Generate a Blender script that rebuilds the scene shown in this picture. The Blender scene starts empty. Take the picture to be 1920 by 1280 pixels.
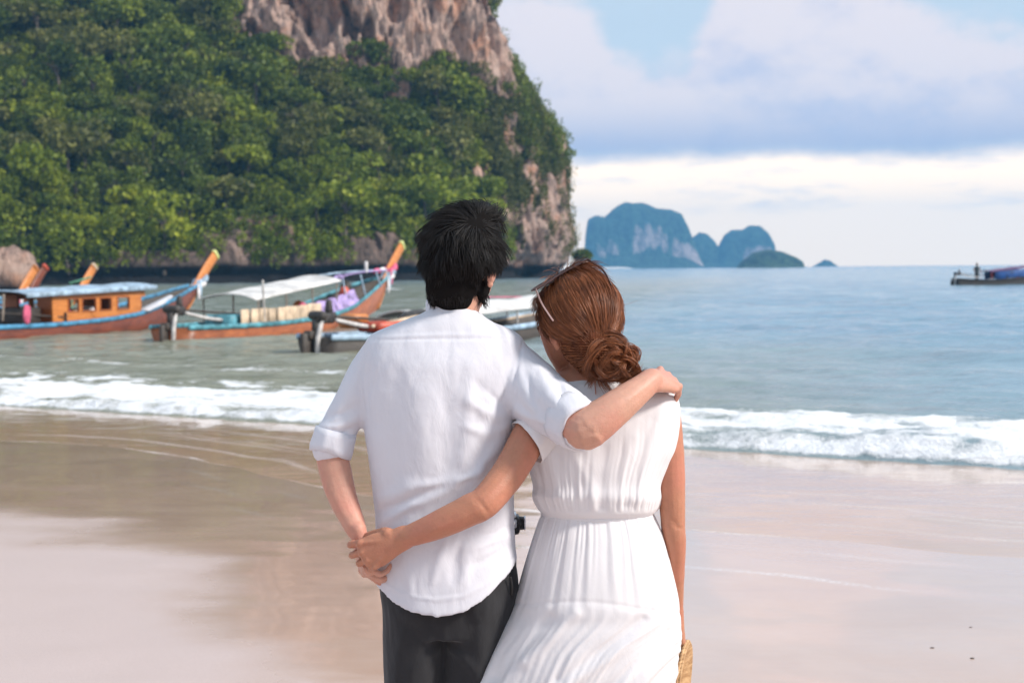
import bpy, math, random
import numpy as np
from mathutils import Vector, Matrix

SC = bpy.context.scene
COL = SC.collection
random.seed(7)
RNG = np.random.default_rng(11)

# ------------------------------------------------------------------ camera, world, sun, exposure
F = 50.0 / 36.0 * 1920.0
CAM_Z = 1.72
PITCH = math.radians(2.94)
ROLL = math.radians(0.48)
cam_data = bpy.data.cameras.new('camera')
cam = bpy.data.objects.new('camera', cam_data)
COL.objects.link(cam)
cam_data.lens = 50.0
cam_data.sensor_width = 36.0
cam_data.clip_start = 0.05
cam_data.clip_end = 20000.0
cam_data.dof.use_dof = True
cam_data.dof.focus_distance = 3.12
cam_data.dof.aperture_fstop = 6.3
cam.location = (0, 0, CAM_Z)
ROT = Matrix.Rotation(math.radians(90) - PITCH, 3, 'X') @ Matrix.Rotation(-ROLL, 3, 'Z')
cam.rotation_euler = ROT.to_euler()
SC.camera = cam
R = np.array(ROT)

SUN_EL = math.radians(38)
SUN_AZ = math.radians(108)          # from +Y (view direction) towards +X (right)
world = bpy.data.worlds.new('World')
SC.world = world
world.use_nodes = True
sun_data = bpy.data.lights.new('sun', 'SUN')
sun_data.energy = 3.1
sun_data.angle = math.radians(9.0)
sun_data.color = (1.0, 0.93, 0.85)
sun = bpy.data.objects.new('sun', sun_data)
COL.objects.link(sun)
sd = Vector((math.sin(SUN_AZ) * math.cos(SUN_EL), math.cos(SUN_AZ) * math.cos(SUN_EL), math.sin(SUN_EL)))
sun.rotation_euler = sd.to_track_quat('Z', 'Y').to_euler()
sun.location = (30, 10, 60)
SC.view_settings.view_transform = 'Standard'
SC.view_settings.look = 'None'
SC.view_settings.exposure = 0.60
SC.view_settings.gamma = 1.0
SC.view_settings.use_curve_mapping = False
SC.render.engine = 'CYCLES'
SC.cycles.max_bounces = 6
SC.cycles.diffuse_bounces = 3
SC.cycles.glossy_bounces = 3
SC.cycles.transmission_bounces = 3
SC.cycles.transparent_max_bounces = 6
SC.cycles.volume_bounces = 0
SC.cycles.use_denoising = True
SKY_STRENGTH = 0.1


class NT:
    """small helper for node trees"""
    def __init__(self, tree):
        self.t = tree
        self.t.nodes.clear()

    def n(self, typ, **kw):
        nd = self.t.nodes.new(typ)
        for k, v in kw.items():
            if k.startswith('_'):
                setattr(nd, k[1:], v)
            else:
                key = int(k[1:]) if (k[0] == 'i' and k[1:].isdigit()) else k.replace('__', ' ')
                self.set(nd, key, v)
        return nd

    def set(self, nd, key, v):
        s = nd.inputs[key]
        if isinstance(v, bpy.types.NodeSocket):
            self.t.links.new(v, s)
        elif hasattr(v, 'outputs'):
            self.t.links.new(v.outputs[0], s)
        else:
            if isinstance(v, (tuple, list)) and s.type == 'RGBA' and len(v) == 3:
                v = (*v, 1)
            s.default_value = v

    def math(self, op, a, b=None, c=None, clamp=False):
        nd = self.t.nodes.new('ShaderNodeMath')
        nd.operation = op
        nd.use_clamp = clamp
        for i, v in enumerate((a, b, c)):
            if v is not None:
                self.set(nd, i, v)
        return nd.outputs[0]

    def mix(self, fac, a, b, blend='MIX'):
        nd = self.t.nodes.new('ShaderNodeMix')
        nd.data_type = 'RGBA'
        nd.blend_type = blend
        self.set(nd, 0, fac)
        self.set(nd, 6, a)
        self.set(nd, 7, b)
        return nd.outputs[2]

    def smooth(self, v, lo, hi, a=0.0, b=1.0):
        nd = self.t.nodes.new('ShaderNodeMapRange')
        nd.interpolation_type = 'SMOOTHSTEP'
        for i, x in enumerate((v, lo, hi, a, b)):
            self.set(nd, i, x)
        return nd.outputs[0]

    def noise(self, vec=None, scale=1.0, detail=4.0, rough=0.55, dist=0.0, lac=2.0):
        nd = self.n('ShaderNodeTexNoise', Scale=scale, Detail=detail, Roughness=rough, Distortion=dist)
        if vec is not None:
            self.set(nd, 'Vector', vec)
        return nd.outputs[0]

    def ramp(self, fac, stops, interp='LINEAR'):
        nd = self.t.nodes.new('ShaderNodeValToRGB')
        cr = nd.color_ramp
        cr.interpolation = interp
        while len(cr.elements) < len(stops):
            cr.elements.new(0.5)
        for e, (p, c) in zip(cr.elements, stops):
            e.position = p
            e.color = (*c, 1) if len(c) == 3 else c
        self.set(nd, 0, fac)
        return nd.outputs[0]


# ---- sky: Nishita behind a bank of cumulus, both functions of direction only
def build_world():
    T = NT(world.node_tree)
    out = T.n('ShaderNodeOutputWorld')
    bg = T.n('ShaderNodeBackground', Strength=SKY_STRENGTH)
    T.set(out, 'Surface', bg)
    sky = T.n('ShaderNodeTexSky', _sky_type='NISHITA', _sun_disc=False, _sun_elevation=SUN_EL,
              _sun_rotation=SUN_AZ, _altitude=0.0, _air_density=1.0, _dust_density=1.2, _ozone_density=1.5)
    tc = T.n('ShaderNodeTexCoord')
    D = tc.outputs['Generated']
    sep = T.n('ShaderNodeSeparateXYZ', Vector=D)
    el = sep.outputs[2]
    az = T.math('ARCTAN2', sep.outputs[0], sep.outputs[1])
    azd = T.math('MULTIPLY', az, 57.29578)
    # cumulus top height (as sin of elevation) against azimuth in degrees
    tops = [(-180, .20), (-120, .27), (-60, .22), (-25, .2), (0, .2), (1.2, .205), (2.0, .205), (3.0, .185), (4.2, .150),
            (6.0, .142), (7.3, .155), (8.4, .21), (10, .25), (13.6, .245), (15.6, .185), (17.5, .16), (20, .145), (26, .15),
            (45, .22), (90, .16), (140, .25), (180, .20)]
    top = T.ramp(T.math('MULTIPLY_ADD', azd, 1 / 360.0, 0.5), [((a + 180) / 360.0, (v,) * 3) for a, v in tops], 'LINEAR')
    stretched = T.n('ShaderNodeMapping', Vector=D, Scale=(1, 1, 1.7))
    n1 = T.noise(stretched, 9.0, 6.0, 0.55, 0.15)
    n2 = T.noise(stretched, 26.0, 5.0, 0.6)
    n3 = T.noise(T.n('ShaderNodeMapping', Vector=D, Scale=(1, 1, 3.0)), 5.0, 4.0, 0.5)
    edge = T.math('ADD', top, T.math('ADD', T.math('MULTIPLY_ADD', n1, 0.085, -0.042), T.math('MULTIPLY_ADD', n2, 0.055, -0.027)))
    up = T.smooth(T.math('SUBTRACT', edge, el), -0.006, 0.03)
    bot_h = T.math('MULTIPLY_ADD', n2, 0.010, T.math('MULTIPLY_ADD', n1, 0.014, 0.060))
    low = T.smooth(T.math('SUBTRACT', el, bot_h), -0.006, 0.014)
    mask = T.math('MULTIPLY', up, low)
    # cloud colour: blue-grey at the flat base, pale and pinkish on the billows
    lit = T.smooth(T.math('ADD', T.math('MULTIPLY_ADD', n1, 1.05, T.math('MULTIPLY', n2, 0.75)), T.math('MULTIPLY', T.math('SUBTRACT', el, 0.10), 2.0)), 0.62, 1.12)
    near_edge = T.smooth(T.math('SUBTRACT', edge, el), 0.0, 0.06, 1.0, 0.0)
    lit2 = T.math('MAXIMUM', lit, T.math('MULTIPLY', near_edge, 0.72))
    body = T.mix(lit2, (4.25, 4.6, 5.9), (6.2, 5.8, 6.15))
    base = T.smooth(T.math('SUBTRACT', el, bot_h), 0.0, 0.045, 1.0, 0.0)
    body = T.mix(T.math('MULTIPLY', base, 0.85), body, (3.4, 3.95, 5.5))
    # clear air between: Nishita lifted by a thin veil
    veil = T.mix(T.smooth(n3, 0.3, 0.75, 0.78, 0.94), sky.outputs[0], (4.4, 5.3, 6.2))
    # scattered higher clouds on the rest of the dome
    high = T.math('MULTIPLY', T.smooth(n3, 0.5, 0.68), T.smooth(el, 0.2, 0.34))
    veil = T.mix(T.math('MULTIPLY', high, 0.75), veil, (6.0, 6.0, 6.5))
    # bright white band under the bank
    wn = T.noise(T.n('ShaderNodeMapping', Vector=D, Scale=(1, 1, 5.0)), 14.0, 5.0, 0.6)
    wb = T.mix(T.math('MULTIPLY', T.smooth(wn, 0.48, 0.7), T.smooth(el, 0.028, 0.045)), (13.6, 10.7, 7.8), (10.4, 8.9, 7.6))
    under = T.smooth(T.math('SUBTRACT', el, bot_h), -0.004, 0.012, 1.0, 0.0)
    c = T.mix(under, veil, wb)
    c = T.mix(mask, c, body)
    T.set(bg, 'Color', c)


build_world()


# ------------------------------------------------------------------ geometry helpers
def ray(px, py):
    """direction (numpy, y = 1) of a pixel of the 1920x1280 photograph, used to measure real places"""
    d = R @ np.array([(px - 960.0) / F, -(py - 640.0) / F, -1.0])
    return d / d[1]


def at(px, py, Y):
    return np.array([0, 0, CAM_Z]) + ray(px, py) * Y


def on_z(px, py, z=0.0):
    d = ray(px, py)
    return np.array([0, 0, CAM_Z]) + d * ((z - CAM_Z) / d[2])


def project(P):
    """world -> photograph pixels (for measuring masks on surfaces)"""
    q = (np.asarray(P) - np.array([0, 0, CAM_Z])) @ R
    return 960 + F * q[..., 0] / -q[..., 2], 640 - F * q[..., 1] / -q[..., 2]


_perm = np.random.default_rng(3).permutation(256)
_perm = np.concatenate([_perm, _perm, _perm])
_grad = np.random.default_rng(5).normal(size=(256, 3))
_grad /= np.linalg.norm(_grad, axis=1)[:, None]


def perlin(p):
    p = np.asarray(p, dtype=np.float64)
    i = np.floor(p).astype(np.int64)
    f = p - i
    u = f * f * f * (f * (f * 6 - 15) + 10)
    i &= 255
    res = 0.0
    for dx in (0, 1):
        wx = u[..., 0] if dx else 1 - u[..., 0]
        for dy in (0, 1):
            wy = u[..., 1] if dy else 1 - u[..., 1]
            for dz in (0, 1):
                wz = u[..., 2] if dz else 1 - u[..., 2]
                h = _perm[_perm[_perm[(i[..., 0] + dx) & 255] + ((i[..., 1] + dy) & 255)] + ((i[..., 2] + dz) & 255)]
                g = _grad[h]
                res = res + wx * wy * wz * (g[..., 0] * (f[..., 0] - dx) + g[..., 1] * (f[..., 1] - dy) + g[..., 2] * (f[..., 2] - dz))
    return res * 1.6


def fbm(p, octv=4, gain=0.5, lac=2.03):
    p = np.asarray(p, dtype=np.float64)
    a, s, t = 1.0, 0.0, 0.0
    for k in range(octv):
        s = s + a * perlin(p + 17.3 * k)
        t += a
        a *= gain
        p = p * lac
    return s / t


def sstep(x, lo, hi):
    t = np.clip((x - lo) / (hi - lo), 0, 1)
    return t * t * (3 - 2 * t)


def inside(px, py, poly):
    poly = np.asarray(poly, dtype=float)
    res = np.zeros(px.shape, bool)
    n = len(poly)
    for k in range(n):
        x1, y1 = poly[k]
        x2, y2 = poly[(k + 1) % n]
        if y1 == y2:
            continue
        c = ((y1 > py) != (y2 > py)) & (px < (x2 - x1) * (py - y1) / (y2 - y1) + x1)
        res ^= c
    return res


def nrm(v):
    v = np.asarray(v, dtype=float)
    return v / max(np.linalg.norm(v), 1e-9)


def make_mesh(name, verts, faces, mat=None, smooth=True):
    me = bpy.data.meshes.new(name)
    verts = np.asarray(verts, dtype=np.float32)
    if isinstance(faces, np.ndarray):
        nf, k = faces.shape
        me.vertices.add(len(verts))
        me.vertices.foreach_set('co', verts.ravel())
        me.loops.add(nf * k)
        me.loops.foreach_set('vertex_index', faces.astype(np.int32).ravel())
        me.polygons.add(nf)
        me.polygons.foreach_set('loop_start', np.arange(0, nf * k, k, dtype=np.int32))
        me.polygons.foreach_set('loop_total', np.full(nf, k, dtype=np.int32))
        me.update(calc_edges=True)
        me.validate()
    else:
        me.from_pydata(verts.tolist(), [], faces)
    if smooth:
        me.polygons.foreach_set('use_smooth', np.ones(len(me.polygons), dtype=bool))
    if mat is not None:
        me.materials.append(mat)
    me.update()
    return me


def link(name, me, parent=None, loc=None):
    o = bpy.data.objects.new(name, me)
    COL.objects.link(o)
    if parent is not None:
        o.parent = parent
    if loc is not None:
        o.location = loc
    return o


def tag(o, label=None, cat=None, group=None, kind=None):
    if label:
        o['label'] = label
    if cat:
        o['category'] = cat
    if group:
        o['group'] = group
    if kind:
        o['kind'] = kind
    return o


def empty(name, loc=(0, 0, 0), rz=0.0):
    o = bpy.data.objects.new(name, None)
    COL.objects.link(o)
    o.location = loc
    o.rotation_euler = (0, 0, rz)
    o.empty_display_size = 0.2
    return o


def grid_faces(nu, nv, wrap_u=False):
    """vertices indexed v * nu + u"""
    us = np.arange(nu if wrap_u else nu - 1)
    vs = np.arange(nv - 1)
    U, V = np.meshgrid(us, vs)
    U2 = (U + 1) % nu
    return np.stack([V * nu + U, V * nu + U2, (V + 1) * nu + U2, (V + 1) * nu + U], -1).reshape(-1, 4)


def spline(pts, k=6):
    """Catmull-Rom through rows of pts, k samples per span"""
    P = np.asarray(pts, dtype=float)
    if len(P) < 3:
        t = np.linspace(0, 1, k + 1)[:, None]
        return P[0] * (1 - t) + P[-1] * t
    Q = np.vstack([2 * P[0] - P[1], P, 2 * P[-1] - P[-2]])
    out = []
    for i in range(1, len(Q) - 2):
        p0, p1, p2, p3 = Q[i - 1:i + 3]
        for t in np.arange(k) / k:
            out.append(0.5 * (2 * p1 + (p2 - p0) * t + (2 * p0 - 5 * p1 + 4 * p2 - p3) * t * t + (3 * p1 - p0 - 3 * p2 + p3) * t ** 3))
    out.append(P[-1])
    return np.array(out)


class MB:
    """collects simple solids into one mesh"""
    def __init__(self):
        self.v, self.f, self.n = [], [], 0

    def add(self, v, f):
        v = np.asarray(v, dtype=float)
        self.v.append(v)
        self.f.extend([[int(i) + self.n for i in q] for q in f])
        self.n += len(v)

    def tube(self, pts, rad, seg=14, k=5, ref=None, cap=True, round_cap=True):
        """swept ellipse; rad rows: r or (ra along ref, rb across)"""
        rad = np.asarray([(r, r) if np.isscalar(r) else tuple(r) for r in (rad if hasattr(rad, '__len__') else [rad] * len(pts))], dtype=float)
        S = spline(np.hstack([np.asarray(pts, dtype=float), rad]), k) if k > 1 else np.hstack([np.asarray(pts, dtype=float), rad])
        C, RA = S[:, :3], S[:, 3:]
        T = np.gradient(C, axis=0)
        T /= np.linalg.norm(T, axis=1)[:, None] + 1e-12
        up = np.array(ref, dtype=float) if ref is not None else (np.array([0, 0, 1.0]) if abs(T[0, 2]) < 0.9 else np.array([1.0, 0, 0]))
        rings = []
        a = np.linspace(0, 2 * np.pi, seg, endpoint=False)
        ca, sa = np.cos(a), np.sin(a)

        def ring(c, t, s):
            nonlocal up
            e1 = up - t * (up @ t)
            e1 = nrm(e1)
            e2 = np.cross(t, e1)
            if ref is None:
                up = e1
            return lambda ra, rb, off: c + t * off + np.outer(ca, e1) * ra + np.outer(sa, e2) * rb

        n = len(C)
        for i in range(n):
            rr = ring(C[i], T[i], i)
            ra, rb = RA[i]
            m = min(ra, rb)
            if i == 0 and cap and round_cap:
                for q in (80, 50, 25):
                    c_, s_ = math.cos(math.radians(q)), math.sin(math.radians(q))
                    rings.append(rr(ra * c_, rb * c_, -m * s_))
            rings.append(rr(ra, rb, 0))
            if i == n - 1 and cap and round_cap:
                for q in (25, 50, 80):
                    c_, s_ = math.cos(math.radians(q)), math.sin(math.radians(q))
                    rings.append(rr(ra * c_, rb * c_, m * s_))
        V = np.vstack(rings)
        f = grid_faces(seg, len(rings), True).tolist()
        if cap:
            f.append(list(range(seg))[::-1])
            b = (len(rings) - 1) * seg
            f.append([b + i for i in range(seg)])
        self.add(V, f)
        return self

    def ellipsoid(self, c, ax, ay, az, nu=20, nv=12):
        c = np.asarray(c, float)
        ax, ay, az = (np.asarray(q, float) for q in (ax, ay, az))
        th = np.linspace(0.02, np.pi - 0.02, nv)
        ph = np.linspace(0, 2 * np.pi, nu, endpoint=False)
        V = []
        for t in th:
            for p in ph:
                V.append(c + ax * math.sin(t) * math.cos(p) + ay * math.sin(t) * math.sin(p) + az * math.cos(t))
        f = [q[::-1] for q in grid_faces(nu, nv, True).tolist()]
        f.append(list(range(nu)))
        f.append([(nv - 1) * nu + i for i in range(nu)][::-1])
        self.add(V, f)
        return self

    def box(self, c, s, rot=None, bevel=0.0):
        c = np.asarray(c, float)
        hx, hy, hz = np.asarray(s, float) / 2
        b = bevel
        if b <= 0:
            V = np.array([[x, y, z] for z in (-hz, hz) for x, y in ((-hx, -hy), (hx, -hy), (hx, hy), (-hx, hy))])
            f = [[3, 2, 1, 0], [4, 5, 6, 7], [0, 1, 5, 4], [1, 2, 6, 5], [2, 3, 7, 6], [3, 0, 4, 7]]
        else:
            def rg(x, y, z):
                return [[-x + b, -y, z], [x - b, -y, z], [x, -y + b, z], [x, y - b, z], [x - b, y, z], [-x + b, y, z], [-x, y - b, z], [-x, -y + b, z]]
            V = np.array(rg(hx - b * .6, hy - b * .6, -hz) + rg(hx, hy, -hz + b) + rg(hx, hy, hz - b) + rg(hx - b * .6, hy - b * .6, hz))
            f = grid_faces(8, 4, True).tolist() + [list(range(8))[::-1], list(range(24, 32))]
        if rot is not None:
            V = V @ np.asarray(rot).T
        self.add(V + c, f)
        return self

    def beam(self, a, b, w, h, up=(0, 0, 1), bevel=0.0):
        a, b = np.asarray(a, float), np.asarray(b, float)
        t = nrm(b - a)
        u = np.asarray(up, float)
        u = nrm(u - t * (u @ t))
        s = np.cross(u, t)
        self.box((a + b) / 2, (np.linalg.norm(b - a), w, h), np.stack([t, s, u], 1), bevel)
        return self

    def mesh(self, name, mat, smooth=True):
        return make_mesh(name, np.vstack(self.v), self.f, mat, smooth)

    def build(self, name, mat, parent=None, smooth=True):
        return link(name, self.mesh(name, mat, smooth), parent)


def fuse(mb, voxel, it=4, factor=0.5):
    """one continuous surface out of overlapping solids -> verts, faces"""
    me = mb.mesh('tmp', None)
    o = link('tmp', me)
    m = o.modifiers.new('r', 'REMESH')
    m.mode = 'VOXEL'
    m.voxel_size = voxel
    m.use_smooth_shade = True
    if it:
        s = o.modifiers.new('s', 'SMOOTH')
        s.iterations = it
        s.factor = factor
    dg = bpy.context.evaluated_depsgraph_get()
    e = o.evaluated_get(dg)
    r = bpy.data.meshes.new_from_object(e)
    bpy.data.objects.remove(o)
    bpy.data.meshes.remove(me)
    r.polygons.foreach_set('use_smooth', np.ones(len(r.polygons), dtype=bool))
    return r


def get_co(me):
    a = np.empty(len(me.vertices) * 3, np.float32)
    me.vertices.foreach_get('co', a)
    return a.reshape(-1, 3).astype(float)


def get_no(me):
    a = np.empty(len(me.vertices) * 3, np.float32)
    me.vertices.foreach_get('normal', a)
    return a.reshape(-1, 3).astype(float)


def set_co(me, co):
    me.vertices.foreach_set('co', co.astype(np.float32).ravel())
    me.update()


def attr(me, name, vals):
    a = me.attributes.new(name, 'FLOAT', 'POINT')
    a.data.foreach_set('value', np.asarray(vals, np.float32).ravel())


# ------------------------------------------------------------------ simple materials
def mat(name):
    m = bpy.data.materials.new(name)
    m.use_nodes = True
    T = NT(m.node_tree)
    out = T.n('ShaderNodeOutputMaterial')
    bs = T.n('ShaderNodeBsdfPrincipled')
    T.set(out, 'Surface', bs)
    return m, T, bs, out


def plain(name, col, rough=0.6, var=0.12, scale=8.0, bump=0.0, bscale=40.0, metal=0.0, spec=0.5):
    """painted / worn surface: base colour with mottling and slight relief"""
    m, T, bs, out = mat(name)
    tc = T.n('ShaderNodeTexCoord')
    n = T.noise(tc.outputs['Object'], scale, 5, 0.6)
    c1 = tuple(max(0, c * (1 - var * 1.6)) for c in col)
    c2 = tuple(min(1, c * (1 + var)) for c in col)
    T.set(bs, 'Base Color', T.mix(T.smooth(n, 0.3, 0.7), c1, c2))
    T.set(bs, 'Roughness', T.smooth(n, 0.2, 0.8, rough * 0.85, min(1, rough * 1.15)))
    bs.inputs['Metallic'].default_value = metal
    bs.inputs['Specular IOR Level'].default_value = spec
    if bump:
        b = T.n('ShaderNodeBump', Strength=0.6, Distance=bump)
        T.set(b, 'Height', T.noise(tc.outputs['Object'], bscale, 4, 0.6))
        T.set(bs, 'Normal', b)
    return m


def wood(name, dark, light, rough=0.55, scale=3.0):
    m, T, bs, out = mat(name)
    tc = T.n('ShaderNodeTexCoord')
    v = T.n('ShaderNodeMapping', Vector=tc.outputs['Object'], Scale=(0.6, 9, 9))
    n = T.noise(v, scale, 6, 0.6, 0.4)
    w = T.noise(tc.outputs['Object'], 1.2, 4, 0.6)
    c = T.mix(T.smooth(n, 0.3, 0.72), dark, light)
    c = T.mix(T.smooth(w, 0.5, 0.72, 0, 0.65), c, tuple(q * 0.45 for q in dark))
    T.set(bs, 'Base Color', c)
    bs.inputs['Roughness'].default_value = rough
    b = T.n('ShaderNodeBump', Strength=0.5, Distance=0.01)
    T.set(b, 'Height', n)
    T.set(bs, 'Normal', b)
    return m

# ------------------------------------------------------------------ beach and sea (shore coordinates: a along, s seaward)
SHORE0 = np.array([-2.2, 15.7])
A_HAT = np.array([0.86, -0.51])
S_HAT = np.array([0.51, 0.86])


def shore_xy(a, s):
    return SHORE0[0] + a * A_HAT[0] + s * S_HAT[0], SHORE0[1] + a * A_HAT[1] + s * S_HAT[1]


def sand_z(s):
    return np.where(s < 0, -0.0146 * s, -0.035 * s)


def swash_front(a):
    """shore distance of the thin water's leading edge along the beach"""
    p = np.stack([a * 0.33, a * 0 + 3.1, a * 0 + 0.7], -1)
    q = np.stack([a * 1.3, a * 0 + 8.1, a * 0 + 2.7], -1)
    return -2.75 - 1.45 * sstep(a, 1.0, 4.0) + 0.42 * perlin(p) + 0.10 * perlin(q)


def sand_material():
    m, T, bs, out = mat('wet_sand')
    tc = T.n('ShaderNodeTexCoord')
    P = tc.outputs['Object']
    wet = T.n('ShaderNodeAttribute', _attribute_name='wet').outputs['Fac']
    n1 = T.noise(P, 0.9, 5, 0.6, 0.3)
    fine = T.noise(P, 160, 3, 0.7)
    damp = T.smooth(T.math('ADD', wet, T.math('MULTIPLY_ADD', n1, 0.6, -0.3)), 0.2, 0.8)
    dry = T.mix(T.smooth(fine, 0.3, 0.7), (0.52, 0.405, 0.375), (0.60, 0.475, 0.44))
    wetc = T.mix(T.smooth(n1, 0.3, 0.7), (0.54, 0.355, 0.265), (0.61, 0.42, 0.325))
    foam = T.n('ShaderNodeAttribute', _attribute_name='foam').outputs['Fac']
    lace = T.math('MULTIPLY', foam, T.smooth(T.math('ADD', T.noise(P, 34, 4, 0.7), T.math('MULTIPLY', foam, 0.3)), 0.4, 0.8))
    T.set(bs, 'Base Color', T.mix(lace, T.mix(damp, dry, wetc), (0.78, 0.75, 0.74)))
    T.set(bs, 'Roughness', T.math('MAXIMUM', T.math('MULTIPLY', lace, 0.6), T.smooth(damp, 0, 1, 0.34, 0.12)))
    bs.inputs['Specular IOR Level'].default_value = 0.6
    T.set(bs, 'Coat Weight', T.math('MULTIPLY', damp, 0.8))
    bs.inputs['Coat Roughness'].default_value = 0.05
    bs.inputs['Coat IOR'].default_value = 1.33
    st = T.n('ShaderNodeMapping', Vector=P, Rotation=(0, 0, math.radians(30.7)), Scale=(0.5, 2.2, 1))
    rip = T.noise(st, 2.2, 4, 0.55)
    b = T.n('ShaderNodeBump', Strength=0.22, Distance=0.010)
    T.set(b, 'Height', T.math('ADD', rip, T.math('MULTIPLY', fine, T.smooth(damp, 0, 1, 0.22, 0.05))))
    T.set(bs, 'Normal', b)
    return m


def sand_surface(X, Y, SS):
    p = np.stack([X, Y, np.zeros_like(X)], -1)
    near = sstep(np.abs(SS), 60, 20)
    return sand_z(SS) + near * (0.010 * fbm(p * np.array([0.5, 0.5, 1]), 3) + 0.0035 * fbm(p * 2.4, 3))


def build_sand():
    def edges(lo, hi, fine_lo, fine_hi, step, grow):
        mid = list(np.arange(fine_lo, fine_hi + 1e-6, step))
        up, d = [], step
        x = fine_hi
        while x < hi:
            d *= grow
            x += d
            up.append(min(x, hi))
        dn, d = [], step
        x = fine_lo
        while x > lo:
            d *= grow
            x -= d
            dn.append(max(x, lo))
        return np.array(dn[::-1] + mid + up)
    S = edges(-300, 60, -13, 0.5, 0.03, 1.25)
    A = edges(-300, 300, -12, 12, 0.08, 1.25)
    AA, SS = np.meshgrid(A, S)
    X, Y = shore_xy(AA, SS)
    Z = sand_surface(X, Y, SS)
    p = np.stack([X, Y, np.zeros_like(X)], -1)
    wetn = sstep(SS + 0.7 * fbm(p * np.array([0.35, 0.9, 1]), 4) + 0.75 * np.maximum(AA - 3.8, 0), -7.2, -5.0)
    me = make_mesh('sand', np.stack([X, Y, Z], -1).reshape(-1, 3), grid_faces(len(A), len(S)), sand_material())
    attr(me, 'wet', wetn)
    fr = swash_front(AA)
    fm = np.zeros_like(SS)
    for off, a0, a1, wd, amp in ((-0.42, 1.0, 9.5, 0.06, .8), (-0.7, 0.0, 6.5, 0.04, .55), (-1.1, 2.2, 9.5, 0.045, .7), (-2.9, -7.0, -1.5, 0.16, .8), (-3.3, -2.4, 0.4, 0.05, .6)):
        cc = fr * (0 if off < -2.5 else 1) + (off if off > -2.5 else off - 2.75) + 0.13 * perlin(np.stack([AA * 0.9, AA * 0 + off * 5, AA * 0], -1))
        br = np.clip(0.35 + 1.2 * perlin(np.stack([AA * 1.0, AA * 0 + 3 + off * 7, AA * 0], -1)), 0, 1)
        fm = np.maximum(fm, amp * br * np.exp(-((SS - cc) / wd) ** 2) * sstep(AA, a0, a0 + 1) * sstep(AA, a1, a1 - 1))
    attr(me, 'foam', fm)
    o = link('sand', me)
    tag(o, kind='structure', label='wet pale pinkish sand of the beach')


def film_material():
    m, T, bs, out = mat('swash_film')
    tc = T.n('ShaderNodeTexCoord')
    P = tc.outputs['Object']
    foam = T.n('ShaderNodeAttribute', _attribute_name='foam').outputs['Fac']
    n1 = T.noise(P, 0.7, 4, 0.6)
    br = T.noise(P, 38, 4, 0.7)
    f = T.math('MULTIPLY', foam, T.smooth(T.math('ADD', br, T.math('MULTIPLY', foam, 0.45)), 0.42, 0.85))
    base = T.mix(T.smooth(n1, 0.3, 0.7), (0.50, 0.31, 0.21), (0.58, 0.385, 0.275))
    T.set(bs, 'Base Color', T.mix(f, base, (0.82, 0.80, 0.80)))
    T.set(bs, 'Roughness', T.math('MULTIPLY_ADD', f, 0.6, 0.06))
    bs.inputs['IOR'].default_value = 1.40
    bs.inputs['Coat Weight'].default_value = 0.5
    bs.inputs['Coat Roughness'].default_value = 0.04
    bs.inputs['Coat IOR'].default_value = 1.33
    st = T.n('ShaderNodeMapping', Vector=P, Rotation=(0, 0, math.radians(30.7)), Scale=(0.55, 2.4, 1))
    b = T.n('ShaderNodeBump', Strength=0.5, Distance=0.012)
    T.set(b, 'Height', T.math('ADD', T.noise(st, 2.6, 4, 0.55), T.math('MULTIPLY', f, 0.5)))
    T.set(bs, 'Normal', b)
    return m


def build_swash():
    A = np.concatenate([np.arange(-40, -11, 0.4), np.arange(-11, 11, 0.05), np.arange(11, 40, 0.4)])
    fr = swash_front(A)
    t = np.concatenate([np.linspace(0, 0.5, 8)[:-1] * 0.06, np.linspace(0.03, 1, 64)])
    SS = fr[None, :] + t[:, None] * (0.9 - fr[None, :])
    AA = np.broadcast_to(A, SS.shape)
    d = SS - fr[None, :]
    X, Y = shore_xy(AA, SS)
    p = np.stack([X, Y, np.zeros_like(X)], -1)
    Z = sand_surface(X, Y, SS) + 0.0012 + 0.003 * sstep(d, 0.0, 0.35) + 0.007 * sstep(d, 0.2, 1.4) + 0.003 * sstep(d, .1, .6) * fbm(p * 3.0, 2)
    Z[0] -= 0.002
    lace = fbm(p * np.array([1.2, 1.2, 1]) + 5, 3)
    thick = 0.10 * np.clip(0.35 + 1.1 * perlin(np.stack([AA * 0.7, AA * 0 + 2, AA * 0], -1)), 0.06, 1)
    edge = sstep(d, -0.001, 0.010) * sstep(d, thick * 1.5, thick * 0.4) * np.clip(0.55 + 0.9 * lace + 0.5 * perlin(np.stack([AA * 1.9, AA * 0 + 6, AA * 0], -1)), 0, 1)
    # trailing lace lines, seaward of the edge
    q = np.stack([AA * 0.28, SS * 0.28, np.full_like(SS, 0.4)], -1)
    w = d + 0.5 * fbm(q, 3)
    trail = np.zeros_like(SS)
    for c, k, amp in ((0.62, 0.05, 0.5), (1.15, 0.045, 0.45), (1.3, 0.03, 0.4), (1.75, 0.05, 0.4)):
        trail = np.maximum(trail, amp * np.exp(-((w - c) / k) ** 2) * sstep(perlin(np.stack([AA * 0.35, SS * 0 + c * 9, SS * 0], -1)), -0.15, 0.35))
    churn = sstep(SS, -1.2, 0.2) * sstep(fbm(p * np.array([2.2, 2.2, 1]), 4), 0.02, 0.4) * 0.7
    foam = np.clip(edge + trail + churn, 0, 1)
    me = make_mesh('swash_water', np.stack([X, Y, Z], -1).reshape(-1, 3), grid_faces(len(A), len(t)), film_material())
    attr(me, 'foam', foam)
    o = link('swash_water', me)
    tag(o, kind='structure', label='thin sheet of backwash water with a white foam edge on the sand')


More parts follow.
